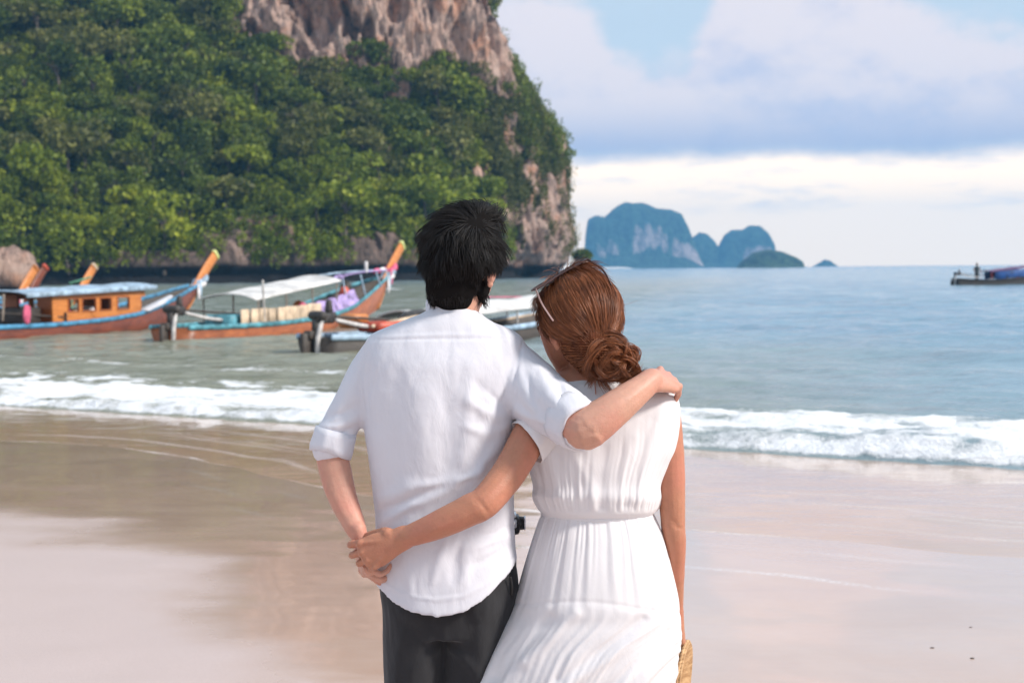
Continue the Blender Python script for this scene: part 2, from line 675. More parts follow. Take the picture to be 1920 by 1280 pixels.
def foam_material():
    m, T, bs, out = mat('foam')
    tc = T.n('ShaderNodeTexCoord')
    n = T.noise(tc.outputs['Object'], 30, 4, 0.7)
    T.set(bs, 'Base Color', T.mix(T.smooth(n, 0.3, 0.65), (0.62, 0.57, 0.54), (0.84, 0.83, 0.83)))
    bs.inputs['Roughness'].default_value = 0.55
    return m


FOAM = foam_material()


def sea_material():
    m, T, bs, out = mat('sea_water')
    tc = T.n('ShaderNodeTexCoord')
    P = tc.outputs['Object']
    foam = T.n('ShaderNodeAttribute', _attribute_name='foam').outputs['Fac']
    shal_refl = T.n('ShaderNodeAttribute', _attribute_name='shallow_refl').outputs['Fac']
    br = T.noise(P, 7.5, 6, 0.72, 0.3)
    br2 = T.noise(P, 28, 4, 0.7)
    f = T.smooth(T.math('ADD', foam, T.math('MULTIPLY_ADD', br, 0.9, T.math('MULTIPLY_ADD', br2, 0.5, -0.7))), 0.28, 0.78)
    f = T.math('MULTIPLY', f, T.smooth(foam, 0.02, 0.2))
    deep = T.mix(T.smooth(T.noise(P, 0.05, 4, 0.6), 0.35, 0.65), (0.15, 0.28, 0.39), (0.24, 0.37, 0.46))
    base = T.mix(shal_refl, deep, (0.24, 0.245, 0.185))
    T.set(bs, 'Base Color', T.mix(f, base, (0.84, 0.85, 0.87)))
    T.set(bs, 'Roughness', T.math('MULTIPLY_ADD', f, 0.55, 0.15))
    bs.inputs['IOR'].default_value = 1.33
    st = T.n('ShaderNodeMapping', Vector=P, Rotation=(0, 0, math.radians(30.7)), Scale=(0.35, 1.0, 1))
    b1 = T.n('ShaderNodeBump', Strength=0.95, Distance=0.16)
    T.set(b1, 'Height', T.noise(st, 1.7, 6, 0.6, 0.2))
    b2 = T.n('ShaderNodeBump', Strength=0.8, Distance=1.2)
    T.set(b2, 'Height', T.noise(st, 0.16, 4, 0.6))
    T.set(b2, 'Normal', b1)
    b3 = T.n('ShaderNodeBump', Strength=0.6, Distance=0.03)
    T.set(b3, 'Height', T.math('MULTIPLY', f, T.math('ADD', br2, br)))
    T.set(b3, 'Normal', b2)
    T.set(bs, 'Normal', b3)
    return m


def build_sea():
    # rows of growing distance from the shore, fanned so that the detail follows distance
    s = [-0.15]
    d = 0.035
    while s[-1] < 3000:
        x = s[-1]
        d = 0.035 if x < 7 else (0.07 if x < 14 else max(0.07, (x - 8) * 0.011))
        s.append(x + d)
    S = np.array(s)
    n = 560
    t = np.linspace(0, 1, n)
    lo, hi = -(2.3 * np.maximum(S, 0) + 24), 0.95 * np.maximum(S, 0) + 16
    AA = lo[:, None] + t[None, :] * (hi - lo)[:, None]
    SS = np.broadcast_to(S[:, None], AA.shape)
    X, Y = shore_xy(AA, SS)
    p = np.stack([X, Y, np.zeros_like(X)], -1)
    c = np.stack([AA, SS, np.zeros_like(X)], -1)
    wob = 0.5 * perlin(np.stack([AA * 0.16, SS * 0.05, SS * 0 + 2], -1)) + 0.16 * perlin(np.stack([AA * 0.8, SS * 0.2, SS * 0 + 5], -1))
    sb = SS + wob * sstep(SS, -0.2, 1.0)
    far = sstep(SS, 500, 40)
    # the wave that has just broken: a low rough bore
    left = sstep(AA, 0.0, -5.0)
    right = sstep(AA, 1.5, 4.0)
    hgt = (0.12 + 0.07 * right) * (0.8 + 0.9 * perlin(np.stack([AA * 0.55, AA * 0, AA * 0 + 12], -1)))
    bore = hgt * sstep(sb, -0.1, 0.28) * sstep(sb, 2.4, 0.5)
    bore += 0.13 * np.exp(-((sb - 2.3) / 0.55) ** 2) * (0.6 + 0.4 * right)
    sw = 0.0
    for (pos, wd, h, sd_) in ((6.5, 0.9, 0.12, 1.0), (8.8, 0.8, 0.16, 2.0), (13.5, 1.1, 0.12, 3.0), (21, 1.6, 0.12, 4.0), (34, 2.2, 0.12, 5.0), (55, 3.0, 0.13, 6.0), (90, 4.0, 0.14, 7.0)):
        ph = SS + 1.3 * wob * (1 + pos * 0.06) - pos
        env = sstep(perlin(np.stack([AA * 0.12 / (1 + pos * 0.02), SS * 0 + sd_ * 7, SS * 0], -1)), -0.5, 0.5)
        sw = sw + h * env * np.exp(-np.where(ph < 0, (ph / (wd * 0.7)) ** 2, (ph / (wd * 1.6)) ** 2))
    chop = 0.055 * fbm(c * np.array([0.35, 0.8, 1]), 4) * sstep(SS, 0.4, 3.0) + 0.022 * fbm(c * np.array([1.6, 2.6, 1]), 3) * sstep(SS, 0.0, 1.0) * sstep(SS, 60, 15)
    chop = chop * (1.9 + 1.6 * sstep(SS, 8, 60))
    q = fbm(p * np.array([1.5, 1.5, 1]) + 3.3, 5)
    band = sstep(sb, -0.12, 0.05) * np.maximum(sstep(sb, 3.6 + 0.6 * right, 2.2), left * sstep(sb, 6.0, 3.2) * sstep(q + 0.2, -0.05, 0.4))
    streak = fbm(c * np.array([0.55, 1.9, 1]) + 9.1, 4)
    lumps = band * (0.05 * np.abs(fbm(p * 2.6 + 1.7, 4)) + 0.03 * fbm(p * 8.0, 3))
    q2 = fbm(c * np.array([1.1, 3.2, 1]) + 6.6, 4)
    foam = band * np.clip(0.70 + 0.15 * left + 0.8 * q + 0.55 * q2, 0, 1)
    foam *= np.clip(1.0 - 0.35 * np.exp(-((sb - 0.34) / 0.22) ** 2) * sstep(streak, -0.3, 0.3), 0, 1)
    scat = sstep(streak, 0.22, 0.55) * sstep(SS, 20, 4) * 0.5
    caps = sstep(fbm(c * np.array([0.035, 0.11, 1]) + 4.4, 3), 0.42, 0.66) * sstep(SS, 14, 50) * sstep(SS, 900, 300) * 0.7
    crest = np.exp(-((SS + 1.3 * wob * 1.39 - 6.5) / 0.45) ** 2) * sstep(AA, 1.0, -4.0) * 0.75
    foam = np.clip(np.maximum.reduce([foam, scat * (SS > 0.2), caps, crest * np.clip(0.5 + q, 0, 1)]), 0, 1)
    Z = 0.012 + (bore + sw + chop + lumps) * far
    Z[0] = -0.05
    # tint: sandy green over the shallows, plus the cliff's reflection painted into the water
    shal_refl = np.clip(0.85 * sstep(SS, 26, 1.5) * sstep(AA, 9, -2) + 0.8 * sstep(AA + 0.35 * SS, 4, -9) * sstep(SS, 260, 60) + 0.35 * sstep(SS, 9, 1), 0, 1)
    me = make_mesh('sea', np.stack([X, Y, Z], -1).reshape(-1, 3), grid_faces(n, len(S)), sea_material())
    attr(me, 'foam', foam)
    attr(me, 'shallow_refl', shal_refl)
    tag(link('sea', me), kind='structure', label='choppy blue green sea with a low foaming breaker')


build_sand()
build_swash()
build_sea()


# ------------------------------------------------------------------ limestone headland
ST = [  # base point, inward direction
    ((-210, 120), (-0.55, 0.83)),
    ((-120, 165), (-0.25, 0.97)),
    ((-66.6, 185), (-0.1, 1.0)),
    ((-36, 198), (-0.1, 1.0)),
    ((-13.7, 215), (-0.12, 0.99)),
    ((0.2, 235), (-0.45, 0.89)),
    ((7.6, 250), (-0.88, 0.47)),
    ((9, 275), (-1.0, 0.05)),
    ((1, 335), (-0.95, -0.3)),
    ((-40, 390), (-0.6, -0.8)),
]
FOREST = [(-3, 0), (0, 0), (1.1, 1.3), (2.2, 0.4), (5.0, 1.6), (9, 7), (19, 21), (30, 35), (38, 45), (50, 60), (64, 76), (74, 95), (78, 130)]
MIDDLE = [(-3, 0), (0, 0), (1.2, 1.6), (2.4, 0.2), (5.5, 1.5), (10, 8), (20, 22), (30, 36), (36, 42), (50, 44), (66, 47), (76, 60), (79, 110)]
PRE = [(-3, 0), (0, 0), (1.2, 1.6), (2.4, 0.0), (6, 1.2), (10, 5.5), (18, 15), (26, 23), (30, 26), (48, 28), (66, 32), (76, 45), (79, 95)]
WALL = [(-3, 0), (0, 0), (1.2, 1.5), (2.4, 0.0), (6, 0.6), (10, 1.5), (18, 4), (26, 7), (32, 9.5), (47, 12), (62, 17), (72, 30), (76, 70)]
EDGE = [(-3, 0), (0, 0), (1.0, 0.8), (2.2, 0.0), (6, 0.25), (10, 0.5), (17, 0.8), (24, 1.2), (30, 5.0), (45, 13.5), (60, 20), (70, 32), (74, 60)]
PROF = np.array([FOREST, FOREST, FOREST, MIDDLE, PRE, WALL, EDGE, EDGE, WALL, MIDDLE], float)

ROCK_UP = [(428, -120), (426, 0), (440, 70), (490, 100), (545, 146), (612, 152), (640, 128), (690, 132), (716, 180), (760, 198), (788, 140), (850, 118), (880, 150), (945, 190), (952, 130), (930, -20), (900, -120)]
ROCK_BASE = [(-400, 505), (120, 500), (180, 478), (230, 468), (330, 474), (420, 415), (500, 400), (560, 415), (640, 442), (720, 440), (790, 430), (870, 470), (940, 470), (945, 405), (1000, 380), (1040, 330), (1062, 300), (1100, 300), (1100, 560), (-400, 580)]
ROCK_SPOT = [(884, 318), (905, 300), (922, 318), (914, 352), (898, 366), (884, 345)]
ROCK_GREY = [(698, 264), (724, 258), (738, 285), (730, 310), (706, 300)]
CAVES = [((600, 30), 34, 60, 5.0), ((690, 62), 13, 34, 3.0), ((745, 20), 22, 26, 2.2), ((665, 100), 20, 14, 1.8), ((705, 160), 12, 30, 2.0), ((990, 500), 26, 30, 2.5), ((835, 150), 22, 26, 1.5), ((700, 110), 16, 20, 2.0), ((862, 60), 18, 30, 1.6), ((565, 98), 14, 16, 1.4)]


def rock_material():
    m, T, bs, out = mat('limestone')
    tc = T.n('ShaderNodeTexCoord')
    P = tc.outputs['Object']
    bare = T.n('ShaderNodeAttribute', _attribute_name='bare').outputs['Fac']
    tide = T.n('ShaderNodeAttribute', _attribute_name='tide').outputs['Fac']
    streak = T.noise(T.n('ShaderNodeMapping', Vector=P, Scale=(0.42, 0.42, 0.13)), 1.0, 7, 0.66, 1.2)
    blot = T.noise(P, 0.16, 6, 0.62, 0.5)
    fine = T.noise(T.n('ShaderNodeMapping', Vector=P, Scale=(1, 1, 0.45)), 1.1, 6, 0.7)
    c = T.ramp(streak, [(0.27, (0.10, 0.085, 0.085)), (0.38, (0.37, 0.27, 0.235)), (0.50, (0.62, 0.42, 0.335)), (0.70, (0.72, 0.55, 0.46))])
    c = T.mix(T.smooth(blot, 0.50, 0.68, 0, 0.85), c, (0.66, 0.33, 0.20))
    c = T.mix(T.smooth(fine, 0.34, 0.52, 0.8, 0.0), c, (0.09, 0.075, 0.07))
    low = T.n('ShaderNodeSeparateXYZ', Vector=P).outputs[2]
    east = T.n('ShaderNodeSeparateXYZ', Vector=P).outputs[0]
    c = T.mix(T.math('MULTIPLY', T.math('MULTIPLY', T.smooth(low, 5, 13, 0.9, 0.0), T.smooth(blot, 0.25, 0.5)), T.smooth(east, -20, -3, 1.0, 0.15)), c, (0.15, 0.11, 0.09))
    c = T.mix(tide, c, (0.022, 0.02, 0.02))
    soil = T.mix(T.smooth(fine, 0.35, 0.65), (0.02, 0.03, 0.012), (0.05, 0.055, 0.025))
    T.set(bs, 'Base Color', T.mix(bare, soil, c))
    bs.inputs['Roughness'].default_value = 0.9
    bs.inputs['Specular IOR Level'].default_value = 0.2
    b = T.n('ShaderNodeBump', Strength=1.0, Distance=1.3)
    T.set(b, 'Height', T.math('ADD', T.math('MULTIPLY', streak, 0.8), fine))
    T.set(bs, 'Normal', b)
    return m


ROCK_MAT = rock_material()


def build_cliff():
    nst, nk = len(ST), PROF.shape[1]
    B = np.array([s_[0] for s_ in ST], float)
    Dn = np.array([nrm(s_[1]) for s_ in ST])
    ku = [40, 46, 70, 110, 110, 90, 60, 60, 30]
    U = np.concatenate([np.linspace(i, i + 1, k, endpoint=False) for i, k in enumerate(ku)] + [[nst - 1]])
    kv = [2, 5, 6, 14, 20, 26, 26, 22, 30, 24, 14, 8]
    Vv = np.concatenate([np.linspace(i, i + 1, k, endpoint=False) for i, k in enumerate(kv)] + [[nk - 1]])
    bb = spline(np.hstack([B, Dn]), 20)
    uu = np.linspace(0, nst - 1, len(bb))
    base = np.stack([np.interp(U, uu, bb[:, i]) for i in range(2)], 1)
    din = np.stack([np.interp(U, uu, bb[:, i]) for i in (2, 3)], 1)
    pu = np.stack([[np.interp(U, np.arange(nst), PROF[:, j, k]) for j in range(nk)] for k in (0, 1)], -1)   # nk, nU, 2
    zz = np.stack([np.interp(Vv, np.arange(nk), pu[:, i, 0]) for i in range(len(U))], 1)
    oo = np.stack([np.interp(Vv, np.arange(nk), pu[:, i, 1]) for i in range(len(U))], 1)
    P = np.stack([base[None, :, 0] + din[None, :, 0] * oo, base[None, :, 1] + din[None, :, 1] * oo, zz], -1)
    # large folds and buttresses
    out = np.stack([-din[None, :, 0] + 0 * oo, -din[None, :, 1] + 0 * oo, 0 * oo + 0.25], -1)
    up = sstep(P[..., 2], 0.5, 6)
    P = P + out * (up * (3.0 * fbm(P * np.array([0.035, 0.035, 0.02]), 3)))[..., None]
    px, py = project(P)
    bare = (inside(px, py, ROCK_UP) | inside(px, py, ROCK_BASE) | inside(px, py, ROCK_SPOT) | inside(px, py, ROCK_GREY))
    front = U[None, :] + 0 * oo < 6.6
    bare = bare & front
    wallish = (~front) | ((px > 940) & (fbm(P * 0.12, 3) > 0.12))
    # karst: vertical flutes, overhanging curtains, pockets
    cv = P * np.array([0.20, 0.20, 0.075])
    fl = np.abs(fbm(cv + 3.3, 5)) * 2.0
    st = np.abs(fbm(P * np.array([0.5, 0.5, 0.20]) + 7.7, 4))
    bf = np.where(bare | wallish, 1.0, 0.25)
    P = P + out * (up * bf * (2.8 * (0.5 - fl) + 1.4 * (0.3 - st)))[..., None]
    pk = fbm(P * np.array([0.17, 0.17, 0.10]) + 21.0, 4)
    P = P - out * (up * bf * 5.0 * sstep(pk, 0.13, 0.27) * (P[..., 2] > 5))[..., None]
    P[..., 2] += up * bf * 1.1 * fbm(P * 0.22 + 31.0, 3)
    for (c, rx, ry, dep) in CAVES:
        wn = 0.35 * fbm(P * 0.3, 3)
        r = ((px - c[0]) / rx) ** 2 + ((py - c[1]) / ry) ** 2
        P = P - out * (dep * sstep(r + wn, 1.25, 0.35) * front)[..., None]
    P = P + out * (up * 0.45 * fbm(P * np.array([1.1, 1.1, 0.5]), 3))[..., None]
    tide = sstep(P[..., 2] + 0.8 * fbm(P * 0.25, 3), 3.3, 1.9)
    me = make_mesh('cliff', P.reshape(-1, 3), grid_faces(len(U), len(Vv)), ROCK_MAT)
    attr(me, 'bare', sstep(np.where(bare | wallish, 1.0, 0.0), 0.3, 0.7))
    attr(me, 'tide', tide)
    tag(link('cliff', me), kind='structure', label='steep limestone headland with pink rock face above jungle')
    return P, bare, wallish, U


CLIFF_P, CLIFF_BARE, CLIFF_WALL, CLIFF_U = build_cliff()


# ------------------------------------------------------------------ jungle on the headland
def leaf_material(name, dark, light, tip):
    m, T, bs, out = mat(name)
    info = T.n('ShaderNodeObjectInfo')
    tc = T.n('ShaderNodeTexCoord')
    tint = T.n('ShaderNodeAttribute', _attribute_name='tint').outputs['Fac']
    n = T.noise(tc.outputs['Object'], 0.8, 3, 0.6)
    v = T.math('ADD', T.math('MULTIPLY', tint, 0.5), T.math('MULTIPLY_ADD', info.outputs['Random'], 0.45, T.math('MULTIPLY_ADD', n, 0.5, -0.25)), clamp=True)
    c = T.ramp(v, [(0.1, dark), (0.55, light), (0.95, tip)])
    T.set(bs, 'Base Color', c)
    bs.inputs['Roughness'].default_value = 0.55
    bs.inputs['Specular IOR Level'].default_value = 0.3
    tr = T.n('ShaderNodeBsdfTranslucent')
    T.set(tr, 'Color', T.mix(0.5, c, (0.16, 0.2, 0.01)))
    mx = T.n('ShaderNodeMixShader')
    T.set(mx, 0, 0.28)
    T.set(mx, 1, bs)
    T.set(mx, 2, tr)
    T.set(out, 'Surface', mx)
    return m


LEAF = {
    'green': leaf_material('leaf_green', (0.036, 0.058, 0.009), (0.12, 0.165, 0.016), (0.28, 0.32, 0.03)),
    'lime': leaf_material('leaf_lime', (0.075, 0.110, 0.009), (0.22, 0.27, 0.016), (0.42, 0.44, 0.03)),
    'olive': leaf_material('leaf_olive', (0.054, 0.062, 0.014), (0.145, 0.15, 0.034), (0.26, 0.25, 0.058)),
}
BARK = wood('bark', (0.06, 0.045, 0.035), (0.16, 0.13, 0.10), 0.85, 1.0)


def leaf_cards(centres, dirs, size, rng, droop=0.3):
    """one bent quad per leaf clump"""
    n = len(centres)
    d = dirs + rng.normal(size=(n, 3)) * 0.55
    d[:, 2] -= droop * rng.random(n)
    d /= np.linalg.norm(d, axis=1)[:, None] + 1e-9
    s = np.cross(d, rng.normal(size=(n, 3)))
    s /= np.linalg.norm(s, axis=1)[:, None] + 1e-9
    L = size * (0.6 + 0.8 * rng.random(n))[:, None]
    W = L * (0.28 + 0.22 * rng.random(n))[:, None]
    nn = np.cross(d, s)
    a = centres - d * L * 0.5
    m = centres + nn * L * 0.10
    V = np.stack([a, m + s * W, centres + d * L * 0.5, m - s * W], 1).reshape(-1, 3)
    Fc = np.arange(n * 4).reshape(-1, 4)
    return V, Fc


def crown_points(kind, rng, n):
    """leaf centres and outward directions over a crown made of many uneven clumps; unit radius about 1"""
    C = []
    if kind == 'round':
        for _ in range(9):
            v = rng.normal(size=3)
            v /= np.linalg.norm(v)
            v[2] = abs(v[2]) * 0.9 - 0.1
            C.append((v * np.array([0.62, 0.62, 0.5]) + [0, 0, 0.1], 0.34 + 0.22 * rng.random()))
    elif kind == 'spread':
        for _ in range(11):
            a, r = rng.random() * 6.28, 0.25 + 0.75 * rng.random()
            C.append((np.array([math.cos(a) * r * .85, math.sin(a) * r * .85, 0.25 * rng.random() - 0.2 * r]), 0.26 + 0.16 * rng.random()))
    else:      # drape: creeper-hung tree, clumps falling downhill
        for _ in range(11):
            a, h = rng.random() * 6.28, rng.random()
            C.append((np.array([math.cos(a) * .5, math.sin(a) * .5, 0.6 - 1.7 * h]), 0.26 + 0.2 * (1 - h)))
    P, Dd, tint = [], [], []
    w = np.array([c[1] ** 2 for c in C])
    for (c, r), k in zip(C, (n * w / w.sum()).astype(int)):
        v = rng.normal(size=(k, 3))
        v /= np.linalg.norm(v, axis=1)[:, None]
        rad = r * (0.72 + 0.34 * rng.random(k))
        P.append(c + v * rad[:, None] * np.array([1, 1, 0.8]))
        Dd.append(v)
        tint.append(np.clip(0.5 + 0.34 * rng.normal() + 0.15 * rng.normal(size=k), 0, 1))
    return np.vstack(P), np.vstack(Dd), np.concatenate(tint)


def crown_mesh(name, kind, mt, seed, n=620, size=0.17):
    rng = np.random.default_rng(seed)
    P, Dd, tint = crown_points(kind, rng, n)
    V, Fc = leaf_cards(P, Dd, size, rng)
    me = make_mesh(name, V, Fc, LEAF[mt], False)
    attr(me, 'tint', np.repeat(tint, 4))
    return me


def trunk_mesh(seed):
    rng = np.random.default_rng(seed)
    mb = MB()
    top = np.array([rng.normal() * .1, rng.normal() * .1, 0.1])
    mb.tube([(0, 0, -1.5), (rng.normal() * .05, rng.normal() * .05, -0.7), top], [0.07, 0.05, 0.035], 7, 2)
    for _ in range(5):
        a = rng.random() * 6.28
        e = np.array([math.cos(a) * .55, math.sin(a) * .55, 0.1 + .3 * rng.random()])
        mb.tube([top * (0.3 + .6 * rng.random()) + [0, 0, -0.3], e * .5 + [0, 0, .0], e], [0.03, 0.02, 0.01], 5, 2)
    return mb.mesh('trunk', BARK)


def build_jungle():
    kinds = [('round', 'green'), ('spread', 'green'), ('round', 'lime'), ('spread', 'lime'), ('drape', 'lime'), ('round', 'olive'), ('spread', 'olive'), ('drape', 'green')]
    hue = {'green': 'deep green tree', 'lime': 'bright lime green tree', 'olive': 'dull olive green tree'}

    def zone(x, y):
        if x < 300:
            return 'high on the jungle slope at the left edge' if y < 200 else ('low on the jungle slope above the leftmost boat' if y > 330 else 'halfway up the jungle slope at the left edge')
        if x < 640:
            return 'on the slope directly under the pink rock face' if y < 240 else ('on the jungle slope just above the rock at the waterline' if y > 340 else 'in the middle of the jungle slope')
        return 'on the steep slope near the right end of the cliff' if y < 300 else 'on the slope behind the head of the man'

    crowns = {k: [crown_mesh('crown', k[0], k[1], 100 + i * 7 + j) for j in range(2)] for i, k in enumerate(kinds)}
    trunks = [trunk_mesh(50 + j) for j in range(3)]
    P = CLIFF_P
    du = np.zeros_like(P)
    du[:, 1:-1] = P[:, 2:] - P[:, :-2]
    dv = np.zeros_like(P)
    dv[1:-1] = P[2:] - P[:-2]
    N = np.cross(du, dv)
    N /= np.linalg.norm(N, axis=-1)[..., None] + 1e-9
    px, py = project(P)
    U = np.broadcast_to(CLIFF_U, P.shape[:2])
    inview = (px > -90) & (px < 1100) & (py > -70) & (py < 520) & (U < 6.9)
    green = (~CLIFF_BARE) & (P[..., 2] > 3)
    wall = green & (px > 905) & (py > 40)
    slope = green & ~wall
    rng = np.random.default_rng(21)
    # spacing-controlled picks over the slope, trees nearest the camera first
    ii, jj = np.nonzero(slope & inview)
    order = rng.permutation(len(ii))
    picks = []
    grid = {}
    for o in order:
        q = P[ii[o], jj[o]]
        r = 2.7
        key = tuple((q / r).astype(int))
        ok = True
        for a in (-1, 0, 1):
            for b in (-1, 0, 1):
                for c in (-1, 0, 1):
                    for t in grid.get((key[0] + a, key[1] + b, key[2] + c), ()):
                        if np.sum((t - q) ** 2) < r * r:
                            ok = False
        if ok:
            grid.setdefault(key, []).append(q)
            picks.append((ii[o], jj[o]))
    picks.sort(key=lambda t: P[t][1])
    picks = picks[:]
    sel = picks if len(picks) <= 290 else [picks[int(k)] for k in np.linspace(0, len(picks) - 1, 290)]
    for (i, j) in sel:
        q = P[i, j]
        x_, y_ = px[i, j], py[i, j]
        nz = fbm(q[None] * 0.09 + 2.2, 2)[0]
        lowness = (y_ - 120) / 330.0 + 0.30 * (rng.random() - 0.5) + 0.9 * nz
        if lowness > 0.62:
            mt = 'lime'
        elif nz < -0.12 or (x_ < 250 and y_ < 160 and rng.random() < .5) or (x_ > 760 and rng.random() < .45):
            mt = 'olive'
        else:
            mt = 'green'
        opts = [k for k in kinds if k[1] == mt]
        k = opts[rng.integers(len(opts))]
        s_ = 2.3 + 2.6 * rng.random() ** 2
        root = empty('tree', q + np.array([0, 0, 0.0]), rng.random() * 6.28)
        root.scale = (s_, s_, s_ * (0.85 + 0.4 * rng.random()))
        root.location = q + N[i, j] * s_ * 0.25 + np.array([0, 0, s_ * 0.75])
        root.rotation_euler = (rng.normal() * .12, rng.normal() * .12, rng.random() * 6.28)
        tag(root, hue[mt] + ' ' + zone(x_, y_), 'tree', 'jungle trees on the cliff slope')
        link('crown', crowns[k][rng.integers(2)], root)
        link('trunk', trunks[rng.integers(3)], root)
    # undergrowth between and behind the trees, and creepers down the wall: masses nobody could count
    def mass(name, where, count, rad, per, leaf, lab, mt_, stretch=(1, 1, 1)):
        a, b = np.nonzero(where)
        if len(a) == 0:
            return
        area = np.linalg.norm(np.cross(du, dv), axis=-1)[a, b]
        idx = rng.choice(len(a), count, p=area / area.sum())
        c = P[a[idx], b[idx]] + N[a[idx], b[idx]] * (rad * 0.35)
        c = c + rng.normal(size=c.shape) * 0.4
        v = rng.normal(size=(count, per, 3))
        v /= np.linalg.norm(v, axis=-1)[..., None]
        rr = rad * (0.5 + 0.8 * rng.random((count, 1, 1))) * (0.7 + 0.4 * rng.random((count, per, 1)))
        Q = (c[:, None] + v * rr * np.array(stretch)).reshape(-1, 3)
        tint = np.clip(np.repeat(0.45 + 0.25 * rng.normal(size=count) + 0.5 * fbm(c * 0.1, 2), per) + 0.12 * rng.normal(size=count * per), 0, 1)
        V, Fc = leaf_cards(Q, v.reshape(-1, 3), leaf, rng, 0.6)
        me = make_mesh(name, V, Fc, LEAF[mt_], False)
        attr(me, 'tint', np.repeat(tint, 4))
        tag(link(name, me), lab, None, None, 'stuff')
    mass('undergrowth', slope & inview, 2400, 1.2, 70, 0.5, 'dense jungle undergrowth covering the cliff slope', 'green')
    mass('undergrowth', slope & inview & (fbm(P * 0.07 + 5, 3) > -0.05), 1500, 1.5, 70, 0.5, 'yellow green undergrowth and creepers on the cliff slope', 'lime', (1, 1, 1.3))
    mass('undergrowth', (~inview) & (px > -1500) & (px < -60) & (P[..., 2] > 4) & (U < 3.2), 3000, 2.0, 60, 0.8, 'jungle covering the slope beyond the left edge', 'green')
    mass('creepers', wall & inview & (CLIFF_WALL == 0), 1150, 0.7, 55, 0.38, 'creepers and shrubs clinging to the steep end of the cliff', 'olive', (1, 1, 2.2))
    mass('cliff_shrubs', (px > 900) & (px < 1080) & (py < 300) & (py > -60) & (U > 5.4) & (U < 6.7) & ~CLIFF_BARE, 420, 0.95, 60, 0.4, 'shrubs along the skyline edge of the cliff', 'green', (1, 1, 1.2))
    mass('ledge_shrubs', CLIFF_BARE & inview & (py > 395) & (py < 482) & (px < 960) & (fbm(P * 0.12 + 3, 2) > -.12), 420, 0.9, 50, 0.4, 'shrubs hanging over the rock at the cliff foot', 'lime', (1, 1, 1.5))
    mass('ledge_shrubs', inview & (px > 935) & (py > 190) & (py < 470) & (fbm(P * 0.15, 2) > -0.08 - .25 * (py < 390)), 620, 0.6, 42, 0.33, 'green patches hanging on the pale rock of the cliff end', 'olive', (1, 1, 2.4))
    # a lone shrub on the low rock right of the headland
    return N


build_jungle()


def boulder(name, c, size, label, cat, seed, rows=26, mt=None):
    mb = MB()
    mb.ellipsoid((0, 0, 0), (size[0], 0, 0), (0, size[1], 0), (0, 0, size[2]), 36, rows)
    me = mb.mesh(name, mt or ROCK_MAT)
    co = get_co(me)
    no = get_no(me)
    k = 2.2 / max(size)
    co += no * (0.30 * min(size) * fbm(co * k + seed, 4) + 0.14 * min(size) * np.abs(fbm(co * k * 3 + seed, 3)))[:, None]
    set_co(me, co)
    attr(me, 'bare', np.ones(len(co)))
    attr(me, 'tide', sstep(co[:, 2] + c[2], 0.9, 0.3))
    o = link(name, me, None, c)
    tag(o, label, cat)
    return o


boulder('rock_outcrop', np.array([-52.5, 136, 1.6]), (3.6, 4.0, 5.6), 'grey rock outcrop at the left edge below the jungle', 'rock', 2.0)
boulder('rock_outcrop', np.array([-48.6, 139, 0.9]), (2.4, 2.8, 3.2), 'smaller pale rock beside the grey outcrop at the left edge', 'rock', 9.0)
r_ = at(1092, 503, 262)
boulder('sea_rock', np.array([r_[0], 262, 0.8]), (2.2, 2.6, 2.6), 'small dark rock topped with a shrub at the tip of the headland', 'rock', 5.0, 20)


def lone_shrub():
    rng = np.random.default_rng(5)
    v = rng.normal(size=(900, 3))
    v /= np.linalg.norm(v, axis=1)[:, None]
    c = np.array([r_[0], 262, 4.0])
    Q = c + v * np.array([1.9, 1.9, 1.2]) * (0.6 + 0.4 * rng.random((900, 1)))
    V, Fc = leaf_cards(Q, v, 0.45, rng)
    me = make_mesh('shrub', V, Fc, LEAF['green'], False)
    attr(me, 'tint', np.full(len(V), 0.45))
    tag(link('shrub', me), 'rounded green shrub on the small rock at the tip of the headland', 'shrub')


lone_shrub()


# ------------------------------------------------------------------ far islands
def island_material(name, forest, rock):
    m, T, bs, out = mat(name)
    tc = T.n('ShaderNodeTexCoord')
    P = tc.outputs['Object']
    bare = T.n('ShaderNodeAttribute', _attribute_name='bare').outputs['Fac']
    n = T.noise(T.n('ShaderNodeMapping', Vector=P, Scale=(1, 1, 0.35)), 0.05, 6, 0.65)
    f = T.noise(P, 0.12, 5, 0.65)
    fc = T.mix(T.smooth(T.math('ADD', T.math('MULTIPLY', f, .6), T.math('MULTIPLY', n, .4)), 0.40, 0.60), tuple(c * .35 for c in forest), tuple(c * 1.7 for c in forest))
    rc = T.mix(T.smooth(n, 0.40, 0.60), tuple(c * .35 for c in rock), rock)
    T.set(bs, 'Base Color', T.mix(T.smooth(T.math('ADD', bare, T.math('MULTIPLY_ADD', n, 0.9, -0.45)), 0.35, 0.6), fc, rc))
    bs.inputs['Roughness'].default_value = 0.95
    b = T.n('ShaderNodeBump', Strength=1.0, Distance=16.0)
    T.set(b, 'Height', T.math('ADD', f, n))
    T.set(bs, 'Normal', b)
    return m


ISLE_MAT = island_material('island_karst', (0.035, 0.07, 0.035), (0.62, 0.48, 0.44))
ISLE_GREEN = island_material('island_wooded', (0.05, 0.085, 0.03), (0.30, 0.26, 0.2))


